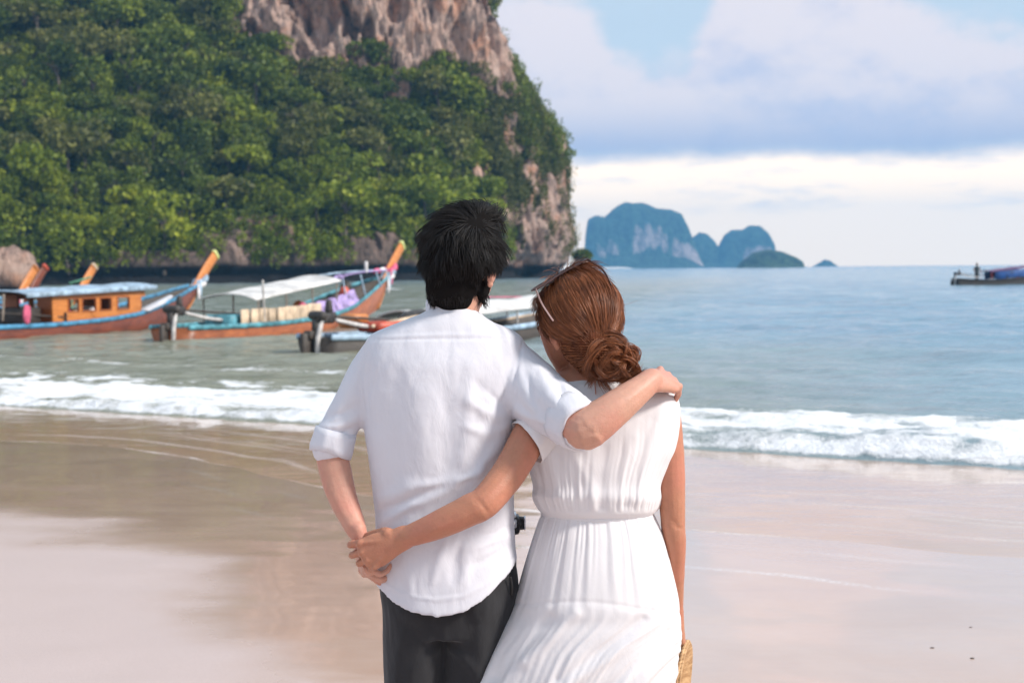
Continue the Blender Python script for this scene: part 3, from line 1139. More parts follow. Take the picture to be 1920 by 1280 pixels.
def island(prof, Y, depth, label, mt, cliffs, seed):
    """skyline heights from the photograph turned into a steep-sided island of real size"""
    xs = np.array([at(px, 503, Y)[0] for px, _ in prof])
    hs = np.array([max(0.0, at(px, py, Y)[2]) for px, py in prof])
    nu, nv = 190, 60
    x = np.linspace(xs[0], xs[-1], nu)
    H = np.interp(x, xs, hs)
    kern = np.hanning(5)
    H = np.convolve(np.pad(H, 2, 'edge'), kern / kern.sum(), 'valid')
    t = np.linspace(-1, 1, nv)
    XX, TT = np.meshgrid(x, t)
    HH = np.broadcast_to(H, XX.shape)
    wid = depth * (0.35 + 0.65 * np.sqrt(HH / H.max()))
    YY = Y + TT * wid
    p = np.stack([XX, YY, HH * 0], -1) / 60.0 + seed
    n = fbm(p, 4)
    sh = np.where(np.abs(TT) < 0.55, 1.0 - 0.0 * TT, 1.0)
    a = 1 - np.abs(TT)
    talus = 0.30 * np.clip(a / 0.55, 0, 1)
    steep = 0.70 * sstep(a + 0.16 * n, 0.42, 0.66)
    cap = (0.88 + 0.12 * sstep(a, 0.5, 0.95))
    Z = HH * (talus + steep) * cap * (1 + 0.10 * n * sstep(a, 0, .3) * (a < 0.93)) - 1.0
    Z[0] = Z[-1] = -2
    P = np.stack([XX, YY + 14 * n * (1 - a), Z], -1)
    bare = sstep(a, 0.36, 0.46) * sstep(a, 0.58, 0.48) * (TT < 0)
    bare = bare * np.interp(x, xs[[0, -1]], [1, 1])[None, :]
    cl = np.zeros(nu)
    for c0, c1, amt in cliffs:
        c0, c1 = at(c0, 503, Y)[0], at(c1, 503, Y)[0]
        cl = np.maximum(cl, amt * sstep(x, c0 - 10, c0 + 10) * sstep(x, c1 + 10, c1 - 10))
    me = make_mesh('island', P.reshape(-1, 3), grid_faces(nu, nv), mt)
    attr(me, 'bare', bare * cl[None, :])
    tag(link('island', me), label, kind='structure')


island([(1096, 503), (1098, 440), (1103, 410), (1118, 403), (1134, 406), (1150, 392), (1172, 383), (1208, 381), (1232, 390), (1258, 392), (1278, 400), (1290, 425), (1300, 452), (1312, 482), (1322, 503)],
       2700, 90, 'largest far karst island with pale cliffs', ISLE_MAT, [(1110, 1160, .5), (1180, 1250, .62), (1255, 1315, 0.9)], 1.0)
island([(1288, 503), (1296, 446), (1310, 436), (1326, 440), (1340, 452), (1350, 470), (1362, 503)], 2900, 60, 'rounded far island hump right of the largest island', ISLE_MAT, [(1300, 1340, .3)], 4.0)
island([(1338, 503), (1346, 462), (1358, 440), (1372, 430), (1392, 430), (1404, 424), (1424, 423), (1440, 436), (1450, 455), (1452, 482), (1456, 503)], 2900, 70, 'second far karst island with a double top', ISLE_MAT, [(1385, 1450, .7)], 7.0)
island([(1380, 503), (1392, 488), (1412, 472), (1440, 466), (1466, 470), (1490, 480), (1502, 488), (1505, 503)], 1500, 45, 'low dark green wooded island in front of the far karst', ISLE_GREEN, [], 9.0)
island([(1522, 502), (1532, 495), (1546, 486), (1556, 488), (1566, 495), (1572, 502)], 2900, 30, 'tiny lone far islet right of the wooded island', ISLE_MAT, [], 12.0)


def sandbar():
    a, b = at(1112, 506, 1900)[0], at(1188, 506, 1900)[0]
    x = np.linspace(a, b, 40)
    t = np.linspace(-1, 1, 9)
    XX, TT = np.meshgrid(x, t)
    sh = np.sqrt(np.clip(1 - ((XX - (a + b) / 2) / ((b - a) / 2)) ** 2, 0, 1))
    Z = -0.3 + 2.6 * sh * (1 - TT ** 2)
    me = make_mesh('sandbar', np.stack([XX, 1900 + TT * 30 * (0.2 + sh), Z], -1).reshape(-1, 3), grid_faces(40, 9), plain('white_sand', (0.8, 0.76, 0.7), 0.9))
    tag(link('sandbar', me), 'pale strip of sand at the foot of the far islands', kind='structure')


sandbar()


# ------------------------------------------------------------------ air: one closed box of thin haze
def build_haze():
    mb = MB()
    mb.box((0, 1475, 69), (14000, 3750, 152))
    m = bpy.data.materials.new('haze_air')
    m.use_nodes = True
    T = NT(m.node_tree)
    out = T.n('ShaderNodeOutputMaterial')
    v = T.n('ShaderNodeVolumePrincipled', Color=(0.20, 0.57, 1.0), Density=0.00030)
    v.inputs['Anisotropy'].default_value = 0.0
    T.set(out, 'Volume', v)
    o = mb.build('haze', m, smooth=False)
    tag(o, kind='stuff')


build_haze()

# ------------------------------------------------------------------ longtail boats
HULL_RED = wood('hull_red_wood', (0.10, 0.024, 0.014), (0.24, 0.062, 0.026), 0.4)
HULL_ORANGE = wood('hull_orange_wood', (0.24, 0.062, 0.020), (0.46, 0.145, 0.042), 0.38)
PROW_WOOD = wood('prow_wood', (0.46, 0.15, 0.035), (0.68, 0.26, 0.07), 0.4)
DARK_WOOD = wood('dark_wood', (0.03, 0.024, 0.02), (0.075, 0.06, 0.05), 0.6)
GREY_WOOD = wood('grey_wood', (0.19, 0.15, 0.12), (0.36, 0.30, 0.25), 0.7)
CREAM = plain('cream_paint', (0.62, 0.47, 0.33), 0.55, 0.25, 3)
BLUE = plain('blue_paint', (0.07, 0.25, 0.42), 0.5, 0.35, 5)
SKYBLUE = plain('pale_blue_paint', (0.34, 0.46, 0.58), 0.55, 0.30, 3)
AQUA = plain('aqua_paint', (0.09, 0.29, 0.35), 0.5, 0.35, 4)
TARP = plain('white_tarp', (0.66, 0.64, 0.62), 0.7, 0.22, 1.5, 0.03, 3)
TARP_GREY = plain('grey_tarp', (0.56, 0.56, 0.60), 0.7, 0.12, 1.5, 0.03, 3)
PURPLE = plain('purple_cloth', (0.36, 0.27, 0.52), 0.8, 0.4, 5, 0.02, 8)
PINK = plain('pink_cloth', (0.66, 0.12, 0.22), 0.8, 0.2, 6, 0.02, 8)
WHITE_CLOTH = plain('white_cloth', (0.74, 0.71, 0.72), 0.8, 0.1, 6, 0.02, 8)
YELLOW = plain('yellow_green_paint', (0.62, 0.66, 0.24), 0.5, 0.1, 6)
GREENC = plain('green_cloth', (0.16, 0.42, 0.26), 0.7, 0.2, 5)
IRON = plain('engine_iron', (0.055, 0.048, 0.044), 0.55, 0.5, 9, 0.01, 30)
PIPE = plain('pale_pipe', (0.55, 0.52, 0.50), 0.4, 0.2, 6)
REDP = plain('red_paint', (0.52, 0.08, 0.04), 0.45, 0.2, 5)
NAVY = plain('blue_tarp', (0.018, 0.075, 0.25), 0.6, 0.25, 3, 0.03, 4)
ROPE = plain('rope', (0.38, 0.32, 0.24), 0.9, 0.2, 30)

TT_ = [0.0, 0.12, 0.3, 0.5, 0.65, 0.8, 0.9, 1.0]


def hull_lines(L, sheer, beam):
    t = np.linspace(0, 1, 40)
    zs = np.interp(t, TT_, sheer)
    zs = np.convolve(np.pad(zs, 2, 'edge'), [.1, .2, .4, .2, .1], 'valid')
    zk = np.interp(t, TT_, [-.28, -.30, -.32, -.32, -.28, -.12, 0.10, 0.45])
    b = beam * np.interp(t, TT_, [.52, .78, .97, 1.0, .93, .66, .38, .06])
    b = np.convolve(np.pad(b, 2, 'edge'), [.1, .2, .4, .2, .1], 'valid')
    return t, zs, zk, b


def longtail(name, loc, heading, L, sheer, beam, cols, label, group=None, engine=True, prow=(1.25, 1.3), cap=YELLOW, sash=None):
    root = empty(name, (loc[0], loc[1], 0.0), math.radians(heading))
    tag(root, label, 'boat', group)
    t, zs, zk, b = hull_lines(L, sheer, beam)
    hull, rail, inner, pcol = cols
    rake = 0.06 * L
    # lapped planks: each strake stands a little proud of the one below it
    ns = 6
    prof = []
    for k in range(ns):
        prof += [(k / ns, 0.0), ((k + 0.94) / ns, 0.014)]
    prof.append((1.0, 0.014))
    V = []
    for side in (1, -1):
        for (u, lap) in (prof if side == 1 else prof[::-1]):
            pass
    rows = [(1, u, l) for u, l in prof[::-1]] + [(-1, u, l) for u, l in prof]
    for (sd, u, lap) in rows:
        z = zk + (zs - zk) * u
        y = sd * (b * (1 - (1 - u) ** 2.2) ** 0.7 + lap * (b > .2))
        x = t * L - rake * (1 - u) * sstep(t, 0.55, 1.0)
        V.append(np.stack([x, y, z], 1))
    n = len(t)
    V = np.concatenate(V)
    f = grid_faces(n, len(rows)).tolist()
    f.append([r * n for r in range(len(rows))])          # transom
    o = link('hull', make_mesh('hull', V, f, hull), root)
    # inner skin and floor
    V = []
    for sd, u in ((1, 1.0), (1, 0.35), (-1, 0.35), (-1, 1.0)):
        z = zk + (zs - zk) * u - 0.01
        y = sd * np.maximum(b * (1 - (1 - u) ** 2.2) ** 0.7 - 0.05, 0.01)
        V.append(np.stack([t * L - rake * (1 - u) * sstep(t, 0.55, 1.0) + 0.03, y, np.maximum(z, 0.04)], 1))
    link('inner_planking', make_mesh('inner_planking', np.concatenate(V), grid_faces(n, 4)[:, ::-1], inner, False), root)
    for sd in (1, -1):
        mb = MB()
        mb.tube(np.stack([t * L, sd * (b + 0.02), zs + 0.02], 1)[::2], [(0.065, 0.035)] * len(t[::2]), 8, 1, (0, 0, 1))
        mb.build('gunwale', rail, root)
    # prow: a tall curved plank carrying on the line of the stem
    up, fw = prow
    zb, xb = zs[-1], L
    mb = MB()
    mb.tube([(xb - rake * .98, 0, zk[-1] + .04), (xb - rake * .5, 0, (zk[-1] + zb) / 2), (xb - .02, 0, zb), (xb + fw * .45, 0, zb + up * .5), (xb + fw, 0, zb + up)],
            [(.10, .05), (.16, .06), (.20, .065), (.20, .06), (.19, .055)], 8, 4, (0, 0, 1), round_cap=False)
    p = mb.build('prow', pcol, root)
    mb = MB()
    mb.box((xb + fw + .03, 0, zb + up + .03), (.34, .15, .12), Matrix.Rotation(-math.atan2(up, fw) + math.radians(90), 3, 'Y'), .02)
    mb.build('prow_cap', cap, p)
    if sash:
        for k, c in enumerate(sash):
            mb = MB()
            zz = zb + 0.02 + 0.13 * k
            xx = xb + fw * .06 + 0.11 * k
            a = np.linspace(0, 6.283, 15)
            mb.tube(np.stack([xx + .25 * np.cos(a), .13 * np.sin(a), zz + .10 * np.cos(a)], 1), [.07 + .02 * ((i * 7) % 3) for i in range(15)], 7, 1)
            mb.tube([(xx - .2, -.13, zz), (xx - .28, -.17, zz - .25), (xx - .25, -.16, zz - .5)], [(.07, .02), (.09, .02), (.05, .015)], 6, 2)
            mb.build('sash', c, p)
    for q in (0.2, 0.38, 0.56, 0.74):
        j = int(q * (n - 1))
        mb = MB()
        mb.box((t[j] * L, 0, zs[j] - 0.10), (.22, 2 * b[j] - .06, .04), None, .008)
        mb.build('bench', GREY_WOOD, root)
    if engine:
        zt = zs[0]
        e = MB()
        e.box((.25, 0, zt + .40), (.46, .26, .22), None, .03)
        e.tube([(.1, -.14, zt + .46), (.1, .16, zt + .46)], [.10, .10], 12, 1)
        e.box((.02, 0, zt + .22), (.10, .16, .30), None, .02)
        e.tube([(.42, 0, zt + .55), (.42, 0, zt + .72)], [.09, .07], 10, 1)
        e.box((.52, .02, zt + .43), (.14, .20, .18), None, .03)
        eo = e.build('engine', IRON, root)
        mb = MB()
        mb.tube([(-.05, -.12, -.35), (-.03, -.12, zt), (.1, -.1, zt + .35)], [.06, .06, .05], 8, 1)
        mb.build('stern_post', PIPE, root)
        mb = MB()
        mb.tube([(.5, -.14, zt + .35), (1.2, -.3, zt + .2), (2.2, -.4, zt + .10)], [.045, .05, .04], 8, 3)
        mb.build('exhaust_pipe', PIPE, eo)
        mb = MB()
        mb.box((-.18, .05, .05), (.30, .10, .75), None, .02)
        mb.box((-.10, .05, .38), (.18, .2, .18), None, .02)
        mb.build('rudder', DARK_WOOD, root)
        mb = MB()
        mb.tube([(.55, -.05, zt + .42), (2.4, -.45, zt + .28), (4.3, -.85, zt + .12)], [.03, .028, .022], 8, 3)
        sh = mb.build('propeller_shaft', DARK_WOOD, eo)
        mb = MB()
        for k in range(3):
            a = k * 2.094
            mb.ellipsoid((4.34, -.86 + .07 * math.cos(a), zt + .12 + .07 * math.sin(a)), (.015, 0, 0), (0, .07 * abs(math.cos(a)) + .02, 0), (0, 0, .07 * abs(math.sin(a)) + .02), 8, 5)
        mb.build('propeller', IRON, eo)
    return root, (t, zs, zk, b)


def canopy(root, x0, x1, z0, z1, w, mt, arch=0.16, posts=True, pm=GREY_WOOD, base_z=0.4):
    nu, nv = 24, 11
    u = np.linspace(0, 1, nu)
    v = np.linspace(-1, 1, nv)
    UU, VV = np.meshgrid(u, v)
    X = x0 + (x1 - x0) * UU
    sag = -0.05 * np.sin(UU * math.pi * 3) ** 2 * (1 - VV ** 2)
    Z = z0 + (z1 - z0) * UU + arch * (1 - VV ** 2) + sag
    top = np.stack([X, VV * w, Z], -1).reshape(-1, 3)
    bot = top - [0, 0, 0.035]
    V = np.vstack([top, bot])
    f = grid_faces(nu, nv)
    m_ = nu * nv
    faces = f.tolist() + (f[:, ::-1] + m_).tolist()
    for r in range(nv - 1):
        for c_ in (0, nu - 1):
            a, b_ = r * nu + c_, (r + 1) * nu + c_
            q = [a, b_, b_ + m_, a + m_]
            faces.append(q if c_ == 0 else q[::-1])
    for c_ in range(nu - 1):
        for r in (0, nv - 1):
            a, b_ = r * nu + c_, r * nu + c_ + 1
            faces.append([a, b_, b_ + m_, a + m_] if r else [b_, a, a + m_, b_ + m_])
    link('canopy', make_mesh('canopy', V, faces, mt), root)
    if posts:
        for k in np.linspace(0.04, 0.96, 4):
            for sd in (-1, 1):
                mb = MB()
                x = x0 + (x1 - x0) * k
                mb.tube([(x, sd * (w - .06), base_z), (x, sd * (w - .06), z0 + (z1 - z0) * k - .02)], [.025, .022], 7, 1)
                mb.build('canopy_post', pm, root)


HEAD = math.degrees(math.atan2(11.5, 4.25))

# the boat with the orange cabin, leftmost and largest on the left
b1, h1 = longtail('longtail_boat', (-14.35, 34.5), HEAD, 12.2, [.40, .32, .30, .36, .48, .80, 1.05, 1.30], .95,
                  (HULL_RED, BLUE, DARK_WOOD, PROW_WOOD), 'red brown longtail boat with an orange cabin and blue roof, cut by the left edge',
                  'longtail boats moored off the beach', True, (.95, 1.05), YELLOW, (WHITE_CLOTH, SKYBLUE))


def cabin(root, h):
    t, zs, zk, b = h
    L = 12.2
    x0, x1 = 3.9, 7.9
    for sd in (-1, 1):
        mb = MB()
        wx = [(4.55, 5.0), (5.15, 5.75), (5.95, 6.45), (6.75, 7.3)]
        ylo = .80
        # wall built round its openings: sill, head, and the uprights between
        mb.box(((x0 + x1) / 2, sd * ylo, .52), (x1 - x0, .05, .26), None, .006)
        mb.box(((x0 + x1) / 2 + .1, sd * ylo, 1.075), (x1 - x0 + .2, .05, .17), None, .006)
        xs = [x0] + [q for w_ in wx for q in w_] + [x1]
        for k in range(0, len(xs), 2):
            mb.box(((xs[k] + xs[k + 1]) / 2, sd * ylo, .82), (xs[k + 1] - xs[k], .048, .345), None, .004)
        mb.build('cabin_wall', PROW_WOOD, root, False)
        for (a, c) in wx:
            fr = MB()
            for q in (a, c):
                fr.box((q, sd * (ylo + .03), .82), (.035, .03, .37))
            for z in (.645, .995):
                fr.box(((a + c) / 2, sd * (ylo + .03), z), (c - a + .03, .028, .035))
            fr.build('window_frame', HULL_ORANGE, root, False)
    for x in (x0 + .02, x1 + .05):
        for sd in (-1, 1):
            mb = MB()
            mb.box((x, sd * .55, .75), (.05, .45, .70))
            mb.build('cabin_end', HULL_ORANGE, root, False)
    canopy(root, 2.7, 8.5, 1.17, 1.30, .98, SKYBLUE, .10, False)
    for sd in (-1, 1):
        mb = MB()
        mb.box((5.6, sd * .96, 1.19), (5.8, .05, .12), Matrix.Rotation(-math.radians(1.3), 3, 'Y'), .01)
        mb.build('roof_edge', SKYBLUE, root)
    for k, (x, y, z, m_) in enumerate(((4.9, -.3, .62, PINK), (5.5, -.2, .60, CREAM), (6.2, -.25, .66, WHITE_CLOTH), (6.4, .2, .6, PROW_WOOD))):
        mb = MB()
        mb.box((x, y, z - .08), (.42, .5, .34), None, .05)
        mb.build('seat_cushion', m_, root)
    mb = MB()
    mb.box((3.3, -.2, .55), (.7, .9, .5), None, .03)  # dark box standing in for the shade inside, under the roof
    mb.build('under_roof_shade', DARK_WOOD, root)
    mb = MB()
    mb.tube([(2.2, -.6, .5), (2.25, -.62, 1.15)], [.03, .03], 7, 1)
    mb.build('canopy_post', GREY_WOOD, root)
    mb = MB()
    mb.tube([(2.8, -.9, .85), (2.75, -.92, .6), (2.8, -.9, .42)], [(.12, .03), (.15, .04), (.09, .03)], 7, 3)
    mb.build('hanging_cloth', PINK, root)
    mb = MB()
    mb.tube([(8.0, -.82, .58), (9.2, -.6, .78), (10.0, -.42, .95)], [(.05, .2), (.07, .16), (.04, .1)], 7, 3)
    mb.build('bow_tarp', TARP_GREY, root)


cabin(b1, h1)

# the middle boat: white canopy, cream side boards, purple drapes
b2, h2 = longtail('longtail_boat', (-8.3, 34.5), HEAD, 12.3, [.34, .30, .30, .38, .58, 1.02, 1.26, 1.5], 1.0,
                  (HULL_ORANGE, AQUA, DARK_WOOD, PROW_WOOD), 'orange longtail boat with a white canopy, cream side boards and purple drapes',
                  'longtail boats moored off the beach', True, (1.0, 1.2), YELLOW, (WHITE_CLOTH, SKYBLUE, PINK))


def dress_b2(root, h):
    t, zs, zk, b = h
    canopy(root, 2.6, 7.4, .98, 1.42, .88, TARP, .16)
    for k in range(10):
        x = 2.2 + k * .40
        j = int(x / 12.3 * 39)
        mb = MB()
        mb.box((x, -(b[j] - .04), zs[j] + .22), (.385, .03, .42 + .012 * (k % 3)), None, .006)
        mb.build('side_board', CREAM, root)
    mb = MB()
    xs = np.linspace(5.6, 8.6, 14)
    yy = np.interp(xs, t * 12.3, b)
    zz = np.interp(xs, t * 12.3, zs)
    rows = []
    for u in np.linspace(0, 1, 6):
        rows.append(np.stack([xs, -(yy + .03 - .28 * u * (1 - .3 * u)), zz + .03 + .42 * u + .03 * np.sin(xs * 9 + u * 3)], 1))
    link('purple_drape', make_mesh('purple_drape', np.concatenate(rows), grid_faces(14, 6), PURPLE), root)
    mb = MB()
    mb.tube([(7.2, -.5, 1.42), (9.4, -.35, 1.62), (12.1, -.1, 1.70)], [.03, .03, .028], 7, 3)
    po = mb.build('roof_pole', PURPLE, root)
    mb = MB()
    mb.tube([(7.2, .5, 1.42), (9.4, .35, 1.62), (12.1, .1, 1.70)], [.03, .03, .028], 7, 3)
    mb.build('roof_pole', SKYBLUE, root)
    for x, m_ in ((8.2, PURPLE), (11.4, PINK), (11.9, WHITE_CLOTH)):
        mb = MB()
        z = 1.42 + (x - 7.2) * .055
        mb.tube([(x - .25, -.4 + (x - 8) * .09, z), (x, -.42 + (x - 8) * .09, z + .03), (x + .25, -.4 + (x - 8) * .09, z)], [(.06, .05), (.09, .07), (.05, .05)], 7, 2)
        mb.build('cloth_wrap', m_, root)
    mb = MB()
    mb.tube([(10.2, -.3, 1.66), (10.2, -.3, 1.92)], [.05, .06], 8, 1)
    mb.build('lamp', WHITE_CLOTH, root)
    mb = MB()
    mb.tube([(3.05, -.85, .4), (2.9, -.9, 1.45)], [.03, .028], 6, 1)
    mb.build('flag_pole', PIPE, root)
    mb = MB()
    mb.box((2.2, -.25, .42), (.9, .8, .36), None, .06)
    mb.build('stern_tarp', GREENC if False else AQUA, root)
    for k, (x, y, m_) in enumerate(((6.1, -.3, PINK), (6.6, .1, PROW_WOOD), (8.9, -.2, REDP), (9.6, .1, DARK_WOOD))):
        mb = MB()
        zf = np.interp(x, t * 12.3, zs)
        mb.ellipsoid((x, y, zf + .18), (.2, 0, 0), (0, .18, 0), (0, 0, .26), 10, 7)
        mb.build('life_jacket', m_, root)
    mb = MB()
    for x in (8.4, 9.6, 10.7):
        zf = np.interp(x, t * 12.3, zs)
        mb.tube([(x, -.55, zf), (x, -.4, 1.42 + (x - 7.2) * .06)], [.022, .02], 6, 1)
        mb.build('roof_post', SKYBLUE, root)
        mb = MB()


dress_b2(b2, h2)

# the dark boat half hidden by the man
b3, h3 = longtail('longtail_boat', (-4.08, 29.4), 52.0, 10.0, [.32, .28, .27, .30, .36, .52, .66, .80], .92,
                  (DARK_WOOD, SKYBLUE, DARK_WOOD, GREY_WOOD), 'dark weathered longtail boat with a pale canopy, partly hidden behind the man',
                  'longtail boats moored off the beach', True, (.55, .5), GREY_WOOD, None)


def dress_b3(root, h):
    t, zs, zk, b = h
    canopy(root, 2.6, 7.6, .62, .86, .82, TARP, .20, True, PIPE)
    mb = MB()
    mb.box((1.9, -.3, .50), (1.3, .7, .22), None, .06)
    mb.build('red_box', REDP, root)
    mb = MB()
    mb.box((1.3, .15, .62), (.5, .5, .3), None, .05)
    mb.build('fuel_tank', PROW_WOOD, root)
    mb = MB()
    mb.tube([(1.2, -.5, .52), (2.3, -.6, .66), (3.1, -.62, .72)], [.04, .045, .04], 7, 2)
    mb.build('oar', CREAM, root)
    mb = MB()
    mb.ellipsoid((2.9, -.35, .62), (.6, 0, 0), (0, .45, 0), (0, 0, .22), 14, 8)
    mb.build('heaped_net', IRON, root)
    for sd in (-1, 1):
        mb = MB()
        mb.tube([(4.0, sd * .92, .31), (6.5, sd * .84, .37), (9.0, sd * .36, .60)], [(.05, .02)] * 3, 6, 3, (0, 0, 1))
        mb.build('side_trim', CREAM, root)
    mb = MB()
    mb.tube([(9.9, 0, 1.2), (8.0, .2, 1.02), (5.2, .3, 1.05)], [.012, .012, .012], 5, 4)
    mb.build('bow_rope', PINK, root)


dress_b3(b3, h3)

# three more behind the orange cabin, only their prows standing clear
for (px_, py_, Y_, lab, capm, sashc, pr) in (
        (176, 510, 54, 'longtail boat whose lone orange prow shows above the blue cabin roof', CREAM, (CREAM,), (1.05, .95)),
        (66, 512, 53, 'longtail boat with orange prow and pink sash, left one of the close pair', PROW_WOOD, (PINK, WHITE_CLOTH), (1.0, .9)),
        (84, 510, 57, 'longtail boat with a darker red prow, right one of the close pair', REDP, (WHITE_CLOTH,), (1.05, .9))):
    bx = at(px_, 503, Y_)[0]
    Lb = 11.0
    hx, hy = math.cos(math.radians(HEAD)), math.sin(math.radians(HEAD))
    longtail('longtail_boat', (bx - hx * (Lb + pr[1]), Y_ - hy * (Lb + pr[1])), HEAD, Lb, [.36, .32, .30, .33, .40, .55, .72, .85], .9,
             (HULL_RED, BLUE, DARK_WOOD, HULL_RED if 'darker' in lab else PROW_WOOD), lab, 'longtail boats moored off the beach', True, pr, capm, sashc)

mb = MB()
gx = at(150, 526, 50)
mb.tube([(gx[0] - .35, 50, gx[2] - .08), (gx[0], 50, gx[2]), (gx[0] + .35, 50.05, gx[2] + .12)], [(.03, .09), (.04, .15), (.03, .08)], 8, 4)
mb.tube([(gx[0] - .3, 50, gx[2] - .06), (gx[0] - .3, 50, -.3)], [.02, .02], 6, 1)
tag(mb.build('buoy_flag', GREENC), 'small green flag on a thin pole in the water left of the lone prow', 'flag')


# ------------------------------------------------------------------ the boat under way on the right
TAR_WOOD = wood('tarred_wood', (0.012, 0.010, 0.009), (0.03, 0.024, 0.02), 0.7)
PLUM = plain('plum_cloth', (0.16, 0.09, 0.18), 0.8, 0.3, 4)


def far_boat():
    Y = 117.0
    x = at(1790, 503, Y)[0]
    root, h = longtail('longtail_boat', (x, Y), 14.0, 10.5, [.55, .44, .38, .42, .58, .90, 1.12, 1.4], .85,
                       (TAR_WOOD, TAR_WOOD, TAR_WOOD, PROW_WOOD), 'small dark longtail boat with blue tarpaulins far out by the right edge', None, True, (1.0, .9))
    canopy(root, 2.8, 6.6, 1.12, 1.50, .8, PLUM, .14, True, REDP)
    for sd in (-1, 1):
        mb = MB()
        mb.box((4.9, sd * .82, .92), (3.3, .04, .62), Matrix.Rotation(-math.radians(5), 3, 'Y'), .01)
        mb.build('side_tarp', NAVY, root)
    # boatman standing at the stern
    px_, py_ = at(1831, 503, Y + .6)[0], Y + .5
    mb = MB()
    z0 = .12
    for sd in (-1, 1):
        mb.tube([(sd * .09, .02, z0), (sd * .09, 0, z0 + .45), (sd * .08, 0, z0 + .85)], [.05, .06, .085], 8, 3)
        mb.tube([(sd * .19, 0, z0 + 1.36), (sd * .26, -.05, z0 + 1.10), (sd * .16, -.22, z0 + .95)], [.05, .042, .035], 8, 3)
        mb.ellipsoid((sd * .09, -.06, z0 + .02), (.045, 0, 0), (0, .12, 0), (0, 0, .04), 8, 6)
    mb.tube([(0, 0, z0 + .82), (0, 0, z0 + 1.1), (0, 0, z0 + 1.36), (0, 0, z0 + 1.44)], [(.15, .10), (.14, .09), (.19, .10), (.07, .07)], 12, 3, (1, 0, 0))
    mb.tube([(0, 0, z0 + 1.42), (0, 0, z0 + 1.52)], [.05, .05], 8, 1)
    mb.ellipsoid((0, -.01, z0 + 1.61), (.08, 0, 0), (0, .095, 0), (0, 0, .12), 12, 9)
    me = fuse(mb, 0.022, 3)
    me.materials.append(plain('boatman_skin', (0.16, 0.085, 0.055), 0.6))
    proot = empty('person', (px_, py_, 0))
    tag(proot, 'boatman in dark clothes standing at the stern of the small far boat', 'person')
    link('body', me, proot)
    mb = MB()
    mb.tube([(0, 0, z0 + .80), (0, 0, z0 + 1.1), (0, 0, z0 + 1.37), (0, 0, z0 + 1.42)], [(.17, .12), (.165, .115), (.21, .115), (.09, .085)], 12, 3, (1, 0, 0))
    mb.build('shirt', plain('dark_shirt', (0.03, 0.045, 0.05), 0.8), proot)
    mb = MB()
    for sd in (-1, 1):
        mb.tube([(sd * .09, 0, z0 + .12), (sd * .09, 0, z0 + .45), (sd * .08, 0, z0 + .86)], [.07, .078, .1], 8, 3)
    mb.build('trousers', plain('boat_trousers', (0.03, 0.03, 0.035), 0.8), proot)
    mb = MB()
    mb.ellipsoid((0, .015, z0 + 1.645), (.088, 0, 0), (0, .098, 0), (0, 0, .095), 12, 8)
    mb.build('hair', plain('boat_hair', (0.012, 0.011, 0.011), 0.6), proot)


far_boat()

# ------------------------------------------------------------------ the couple
YP = 3.2
PX = YP / F * 1.0      # metres per photograph pixel at the couple's distance


def M(px, py, dy=0.0):
    return at(px, py, YP + dy)


def skin_material(name, col, red):
    m, T, bs, out = mat(name)
    tc = T.n('ShaderNodeTexCoord')
    P = tc.outputs['Object']
    n = T.noise(P, 9, 4, 0.6)
    n2 = T.noise(P, 60, 3, 0.6)
    c = T.mix(T.smooth(n, 0.35, 0.7), col, red)
    c = T.mix(T.smooth(n2, 0.4, 0.75, 0, 0.30), c, tuple(q * .72 for q in col))
    T.set(bs, 'Base Color', c)
    bs.inputs['Roughness'].default_value = 0.48
    bs.inputs['Specular IOR Level'].default_value = 0.35
    bs.inputs['Subsurface Weight'].default_value = 0.12
    bs.inputs['Subsurface Radius'].default_value = (0.012, 0.004, 0.002)
    bs.inputs['Subsurface Scale'].default_value = 1.0
    b = T.n('ShaderNodeBump', Strength=0.45, Distance=0.002)
    T.set(b, 'Height', T.noise(P, 220, 3, 0.6))
    T.set(bs, 'Normal', b)
    return m


def cloth_material(name, col, trans, weave=900.0, wr=0.004, tint=None):
    m, T, bs, out = mat(name)
    tc = T.n('ShaderNodeTexCoord')
    P = tc.outputs['Object']
    n = T.noise(P, 5, 4, 0.6)
    T.set(bs, 'Base Color', T.mix(T.smooth(n, 0.3, 0.7), tuple(c * .95 for c in col), col))
    bs.inputs['Roughness'].default_value = 0.85
    bs.inputs['Specular IOR Level'].default_value = 0.2
    bs.inputs['Sheen Weight'].default_value = 0.15
    crease = T.noise(T.n('ShaderNodeMapping', Vector=P, Scale=(1.6, 1.0, 0.8)), 16, 5, 0.55, 0.6)
    b1 = T.n('ShaderNodeBump', Strength=0.7, Distance=wr)
    T.set(b1, 'Height', crease)
    b2 = T.n('ShaderNodeBump', Strength=0.12, Distance=0.001)
    T.set(b2, 'Height', T.noise(P, weave, 2, 0.5))
    T.set(b2, 'Normal', b1)
    T.set(bs, 'Normal', b2)
    if trans:
        tr = T.n('ShaderNodeBsdfTranslucent', Color=tint or col)
        mx = T.n('ShaderNodeMixShader')
        T.set(mx, 0, trans)
        T.set(mx, 1, bs)
        T.set(mx, 2, tr)
        T.set(out, 'Surface', mx)
    return m


def hair_material(name, dark, light, rough=0.32, spec=0.4):
    m, T, bs, out = mat(name)
    hi = T.n('ShaderNodeHairInfo')
    tc = T.n('ShaderNodeTexCoord')
    n = T.noise(tc.outputs['Object'], 22, 3, 0.6)
    v = T.math('ADD', T.math('MULTIPLY', hi.outputs['Random'], 0.6), T.math('MULTIPLY_ADD', n, 1.2, -0.4), clamp=True)
    T.set(bs, 'Base Color', T.mix(v, dark, light))
    bs.inputs['Roughness'].default_value = rough
    bs.inputs['Specular IOR Level'].default_value = spec
    return m


